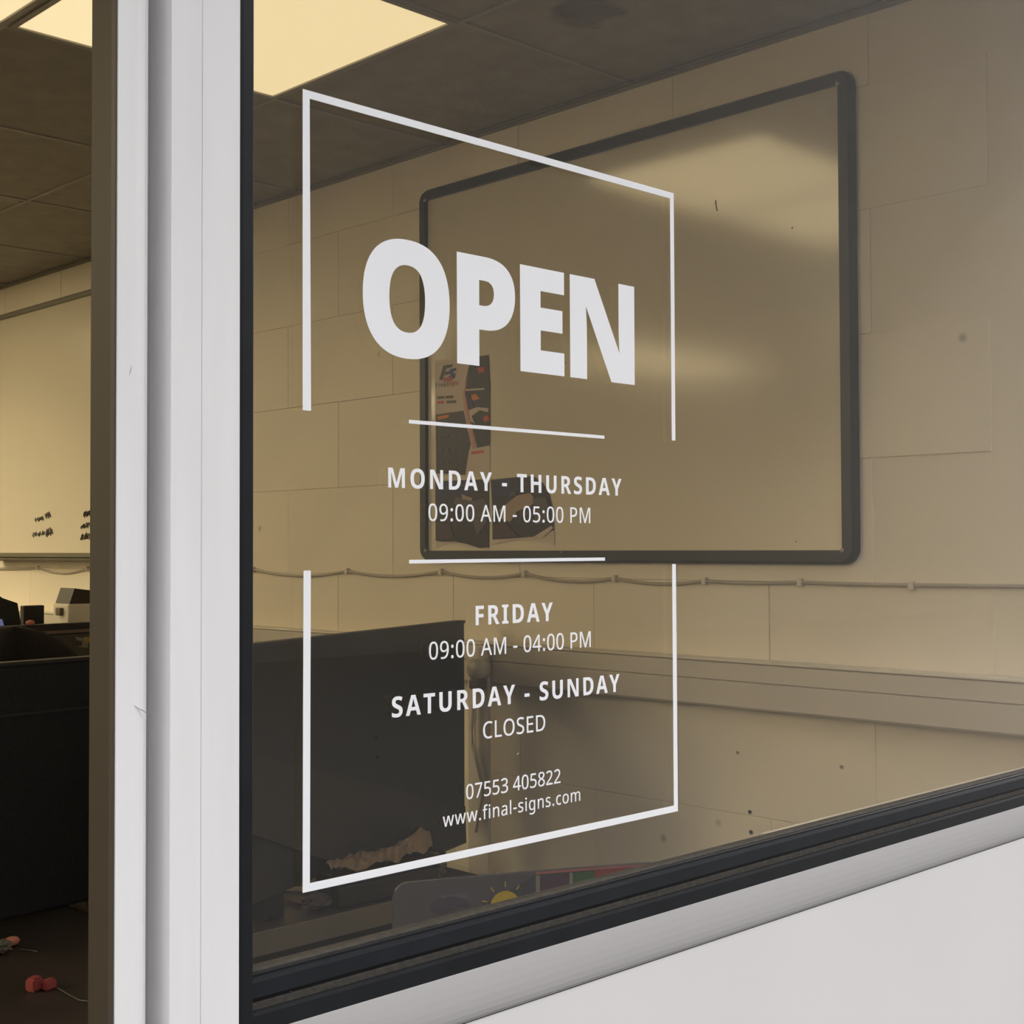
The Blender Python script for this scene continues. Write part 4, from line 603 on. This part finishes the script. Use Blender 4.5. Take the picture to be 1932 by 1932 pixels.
# white dispenser with a brown lid
a, b = at(129, 1140, 1, 3.0), at(167, 1140, 1, 3.0)
ds = thing('dispenser', 'pale dispenser with a dark brown lid beside the doorway post', 'dispenser', ((a.x+b.x)/2, 3.03, .7505))
zt3 = at(150, 1139, 1, 3.0).z; zl3 = at(150, 1111, 1, 3.0).z
obj('body', B(a.x, b.x+.02, 3.0, 3.10, .7505, zt3, bev=.006, seg=3), M_CLIP, ds)
obj('lid', prism([(a.x+.006, zt3), (a.x+.022, zl3+.002), (a.x+.034, zl3), (b.x+.015, zl3-.006), (b.x+.018, zt3)], lambda p, q, t: (p, t, q), 3.005, 3.095), flat('lid_brown', (.022, .012, .006), .5), ds)
obj('spout', B(a.x-.012, a.x+.001, 3.03, 3.06, zt3-.035, zt3-.012, bev=.003), flat('spout_brown', (.12, .09, .06)), ds)
# pinkish sponge on top of the rim
p = at(59, 1186, 1, 2.60); bm = bmesh.new(); bmesh.ops.create_icosphere(bm, subdivisions=2, radius=.0095, matrix=Matrix.Translation((p.x, 2.607, z2+.0065)) @ Matrix.Diagonal((1.3, .9, .75, 1)))
tag(obj('sponge', bm, M_PINK, None, True), 'small salmon sponge on the rim of the grey divider', 'sponge')
# ------------------------------------------------------------------ things on the doorway desk
def wedge(name, loc, s, rz, m, parent):
    bm = bmesh.new(); vs = box(bm, -s[0]/2, s[0]/2, -s[1]/2, s[1]/2, 0, s[2])
    bmesh.ops.bevel(bm, geom=bm.edges[:], offset=min(s)*.18, segments=2, affect='EDGES')
    bmesh.ops.transform(bm, matrix=Matrix.Translation(loc) @ Matrix.Rotation(rz, 4, 'Z'), verts=bm.verts[:])
    return obj(name, bm, m, parent)
p = at(80, 1868, 2, .7505)
cu_ = thing('utility_cutter', 'red block-shaped cutter with a thin lead on the doorway desk', 'cutter', p)
wedge('grip', (p.x-.010, p.y+.006, .7505), (.022, .018, .020), .5, M_RED, cu_); wedge('grip', (p.x+.008, p.y-.003, .7505), (.020, .016, .015), .2, M_RED, cu_)
obj('lead', tube(bmesh.new(), [at(a_, b_, 2, .7525) for a_, b_ in ((94, 1858), (112, 1866), (130, 1877), (150, 1887), (166, 1889))], .0009, 6), flat('lead_grey', (.10, .10, .09)), cu_)
p = at(22, 1785, 2, .7505)
er = thing('eraser', 'salmon pink rounded eraser lying behind the red cutter', 'eraser', p)
bm = bmesh.new(); bmesh.ops.create_icosphere(bm, subdivisions=3, radius=.0115, matrix=Matrix.Translation((p.x, p.y, .7505+.0078)) @ Matrix.Diagonal((1.15, .9, .68, 1))); obj('body', bm, M_PINK, er, True)
p = at(-2, 1800, 2, .7505)
pb = thing('crumpled_wrapper', 'pale olive crumpled wrapper at the left photo edge on the desk', 'wrapper', p)
def crumple(name, loc, s, m, parent, seed, rz=0):
    bm = bmesh.new(); bmesh.ops.create_icosphere(bm, subdivisions=3, radius=1); rs = random.Random(seed)
    for v in bm.verts: v.co *= 1+rs.uniform(-.22, .22)
    mn_ = min(v.co.z*s[2] for v in bm.verts)
    bmesh.ops.transform(bm, matrix=Matrix.Translation((loc.x, loc.y, loc.z-mn_)) @ Matrix.Rotation(rz, 4, 'Z') @ Matrix.Diagonal((*s, 1)), verts=bm.verts[:])
    return obj(name, bm, m, parent)
crumple('foil', p, (.022, .016, .010), flat('wrapper_olive', (.14, .13, .09)), pb, 4)
p = at(14, 1797, 2, .7505)
obj('torn_strip', tube(bmesh.new(), [at(a_, b_, 2, .7515) for a_, b_ in ((38, 1791), (52, 1792), (70, 1795))], .0008, 5), flat('strip_grey', (.12, .12, .10)), pb)
# ------------------------------------------------------------------ clutter on the beige-edged desk
bm = bmesh.new(); rs = random.Random(9); zq = .7505; nu, nv_ = 22, 7
db = thing('document_box', 'flat black box under the crumpled kraft paper on the dark desk', 'box', (1.60, 1.22, .7505))
obj('tray', B(1.50, 1.742, 1.185, 1.25, .7505, .79, bev=.003), M_BLK, db); obj('lid', B(1.498, 1.744, 1.183, 1.252, .7905, .808, bev=.003), M_BLKM, db)
q0, q1 = Vector((1.508, 1.213, .82)), Vector((1.742, 1.222, .82))
ax = (q1-q0); Lq = ax.length; ax.normalize(); ay = Vector((-ax.y, ax.x, 0))
gridq = []
for i in range(nu+1):
    u = i/nu; row = []
    for j in range(nv_+1):
        v = j/nv_-.5; wd = .066*(.35+.8*math.sin(math.pi*min(1, u*.8+.15)))
        zz = .8135+.012*abs(math.sin(u*9+v*3))+.014*(1-4*v*v)*(.25+.75*u)*(1+.3*math.sin(u*23))+.022*max(0, u-.6)/.4*(1-4*v*v)
        row.append(bm.verts.new(q0*1+ax*(Lq*u)+ay*(wd*v)+Vector((0, 0, zz-q0.z+rs.uniform(-.004, .004)))))
    gridq.append(row)
for i in range(nu):
    for j in range(nv_): bm.faces.new((gridq[i][j], gridq[i+1][j], gridq[i+1][j+1], gridq[i][j+1]))
kp = obj('crumpled_paper', bm, M_KRAFT, None)
sm = kp.modifiers.new('thickness', 'SOLIDIFY'); sm.thickness = .001
tag(kp, 'long crumpled kraft paper strip lying on the black box under the web address', 'paper')
p = at(565, 1668, 2, .7505)
nb = thing('notepad', 'small pale notepad beside the lower left corner of the decal border', 'notepad', p)
wedge('pages', (p.x, p.y, .7505), (.11, .075, .010), .62, M_PAPER, nb); wedge('cover', (p.x, p.y, .7606), (.112, .077, .002), .62, flat('notepad_cover', (.12, .10, .085)), nb)
obj('red_strap', tube(bmesh.new(), [at(a_, b_, 2, .755) for a_, b_ in ((482, 1688), (510, 1692), (540, 1699), (566, 1708))], .004, 8), flat('strap_red', (.10, .018, .022)), nb)
p = at(915, 1600, 2, .7505); p.x = min(p.x, 1.80)
bb = at(908, 1600, 1, 1.30)
tp = thing('tape_dispenser', 'small black tape dispenser at the right end of the dark desk', 'tape dispenser', (1.80, 1.30, .7505))
obj('base', B(1.765, 1.845, 1.28, 1.33, .7505, .79, bev=.006), M_BLK, tp)
bm = bmesh.new(); bmesh.ops.create_cone(bm, cap_ends=True, segments=20, radius1=.026, radius2=.026, depth=.02, matrix=Matrix.Translation((1.80, 1.305, .812)) @ Matrix.Rotation(math.pi/2, 4, 'X')); obj('roll', bm, flat('roll_dark', (.03, .025, .02)), tp, True)
for k, (a_, b_, s_, c_, lb, nm, ct) in enumerate((((500), 1640, (.05, .035, .03), (.10, .085, .06), 'crumpled olive tissue at the far left of the dark desk', 'crumpled_tissue', 'tissue'),
        (600, 1715, (.035, .022, .012), (.07, .05, .05), 'dark crumpled cloth on the desk just under the border corner', 'crumpled_cloth', 'cloth'),
        (820, 1665, (.03, .025, .025), (.11, .09, .065), 'dull olive crumpled cloth behind the end of the kraft paper', 'crumpled_cloth', 'cloth'))):
    q = at(a_, b_, 2, .7505)
    q.x = min(q.x, 1.80); q.y = max(q.y, 1.22)
    cr = crumple(nm, q, s_, mat('crumple%d' % k, c_, .9), None, 20+k, .4); tag(cr, lb, ct)
# ================================================================== PRINTED BOX BEHIND THE GLASS
SH = thing('side_table', 'low dark side table carrying the printed board inside the window', 'table', (1.08, .25, 0))
obj('table_top', B(.80, 1.36, .085, .43, .725, .75, bev=.002), M_DESK, SH)
for (a_, b_) in ((.82, .10), (1.30, .10), (.82, .38), (1.30, .38)): obj('leg', B(a_, a_+.03, b_, b_+.03, 0, .725, bev=.003), M_BLK, SH)
bx = thing('printed_board', 'curved printed display board with a yellow sun and colour blocks, behind the lower glass', 'display board', (1.02, .22, .7505))
PL = at(742, 1668, 1, .31); ang = math.radians(-27); ux = Vector((math.cos(ang), math.sin(ang), 0)); un = Vector((ux.y, -ux.x, 0))
BW, BH = .37, .302
ztop = PL.z; print('board top', ztop)
def bs(u, v, off=0):                    # u along the board, v down from its top; gentle bulge towards the window
    b = .018*math.sin(math.pi*min(1, max(0, u/BW)))
    return Vector((PL.x, PL.y, ztop))+ux*u+un*(b+off)+Vector((0, 0, -v+.006*math.sin(math.pi*u/BW)))
BH = ztop-.7515
def curved(name, outline, m, off, th=.0006, parent=bx, n=14):
    """outline = function u -> (v_top, v_bottom) between u0 and u1"""
    u0, u1, f = outline; bm = bmesh.new(); rows = []
    for k in range(n+1):
        u = u0+(u1-u0)*k/n; a_, b_ = f(u); b_ = max(b_, a_+1e-5)
        rows.append([bm.verts.new(bs(u, a_, off)), bm.verts.new(bs(u, b_, off)), bm.verts.new(bs(u, b_, off-th)), bm.verts.new(bs(u, a_, off-th))])
    for p_, q_ in zip(rows, rows[1:]):
        for k in range(4): bm.faces.new((p_[k], p_[(k+1) % 4], q_[(k+1) % 4], q_[k]))
    bm.faces.new(rows[0][::-1]); bm.faces.new(rows[-1])
    return obj(name, bm, m, parent)
def topv(u):
    r = .016; t = 0
    if u < r: t = r-math.sqrt(max(0, r*r-(r-u)**2))
    if u > BW-.05: t += (u-BW+.05)**2*3
    return t
bw = flat('board_pale', (.048, .048, .058), .35)
curved('board_body', (0, BW, lambda u: (topv(u), BH)), bw, 0, .006, n=150)
slate = flat('print_slate', (.030, .035, .043), .35)
lv = lambda u: .058-.30*u if u < .18 else .004
curved('slate_print', (.002, .150, lambda u: (max(topv(u)+.001, .062-.34*u+.02*math.sin(u*30)*.3), .12)), slate, .0008, n=30)
curved('light_line', (.1500, .1545, lambda u: (topv(u)+.004, .12)), flat('print_line_pale', (.13, .12, .10)), .0010, n=4)
curved('purple_block', (.155, .187, lambda u: (topv(u)+.006, .12)), flat('print_purple', (.035, .018, .034)), .0008)
curved('light_line', (.1875, .1912, lambda u: (topv(u)+.004, .12)), flat('print_line_pale', (.13, .12, .10)), .0010, n=4)
curved('green_block', (.1918, .216, lambda u: (topv(u)+.004, .12)), flat('print_green', (.018, .052, .020)), .0008)
curved('red_block', (.2165, BW-.002, lambda u: (topv(u)+.003, .12)), flat('print_red', (.13, .022, .022)), .0008)
curved('light_line', (.150, BW-.004, lambda u: (topv(u)+.0005, topv(u)+.003)), flat('print_pink', (.20, .07, .07)), .0012, n=20)
curved('green_corner', (.003, .045, lambda u: (.050+.002*math.sin(u*120)+.1*u*u, .12)), flat('print_leaf', (.035, .060, .012)), .0012)
su, sv, sr = .1165, .0335, .0160
curved('sun_disc', (su-sr, su+sr, lambda u: (sv-math.sqrt(max(0, sr*sr-(u-su)**2)), sv+math.sqrt(max(0, sr*sr-(u-su)**2)))), flat('print_yellow', (.30, .21, .015)), .0012, n=24)
for k in range(7):
    a_ = math.radians(200-36*k-2); c_, s_ = math.cos(a_), math.sin(a_)
    r1, r2 = sr*1.28, sr*1.62
    bm = bmesh.new(); pts_ = [bs(su+c_*r1, sv-s_*r1, .0016), bs(su+c_*r2, sv-s_*r2, .0016)]
    obj('sun_ray', tube(bm, pts_, .0007, 5), flat('print_yellow', (.30, .21, .015)), bx)
curved('purple_smudge', (.038, .078, lambda u: (.024-.006*math.sin((u-.038)*78), .032+.003*math.sin(u*160))), flat('print_mauve', (.030, .022, .040)), .0016, n=16)
curved('grey_smudge', (.050, .078, lambda u: (.016, .024)), flat('print_shade', (.055, .055, .066)), .0013, n=8)
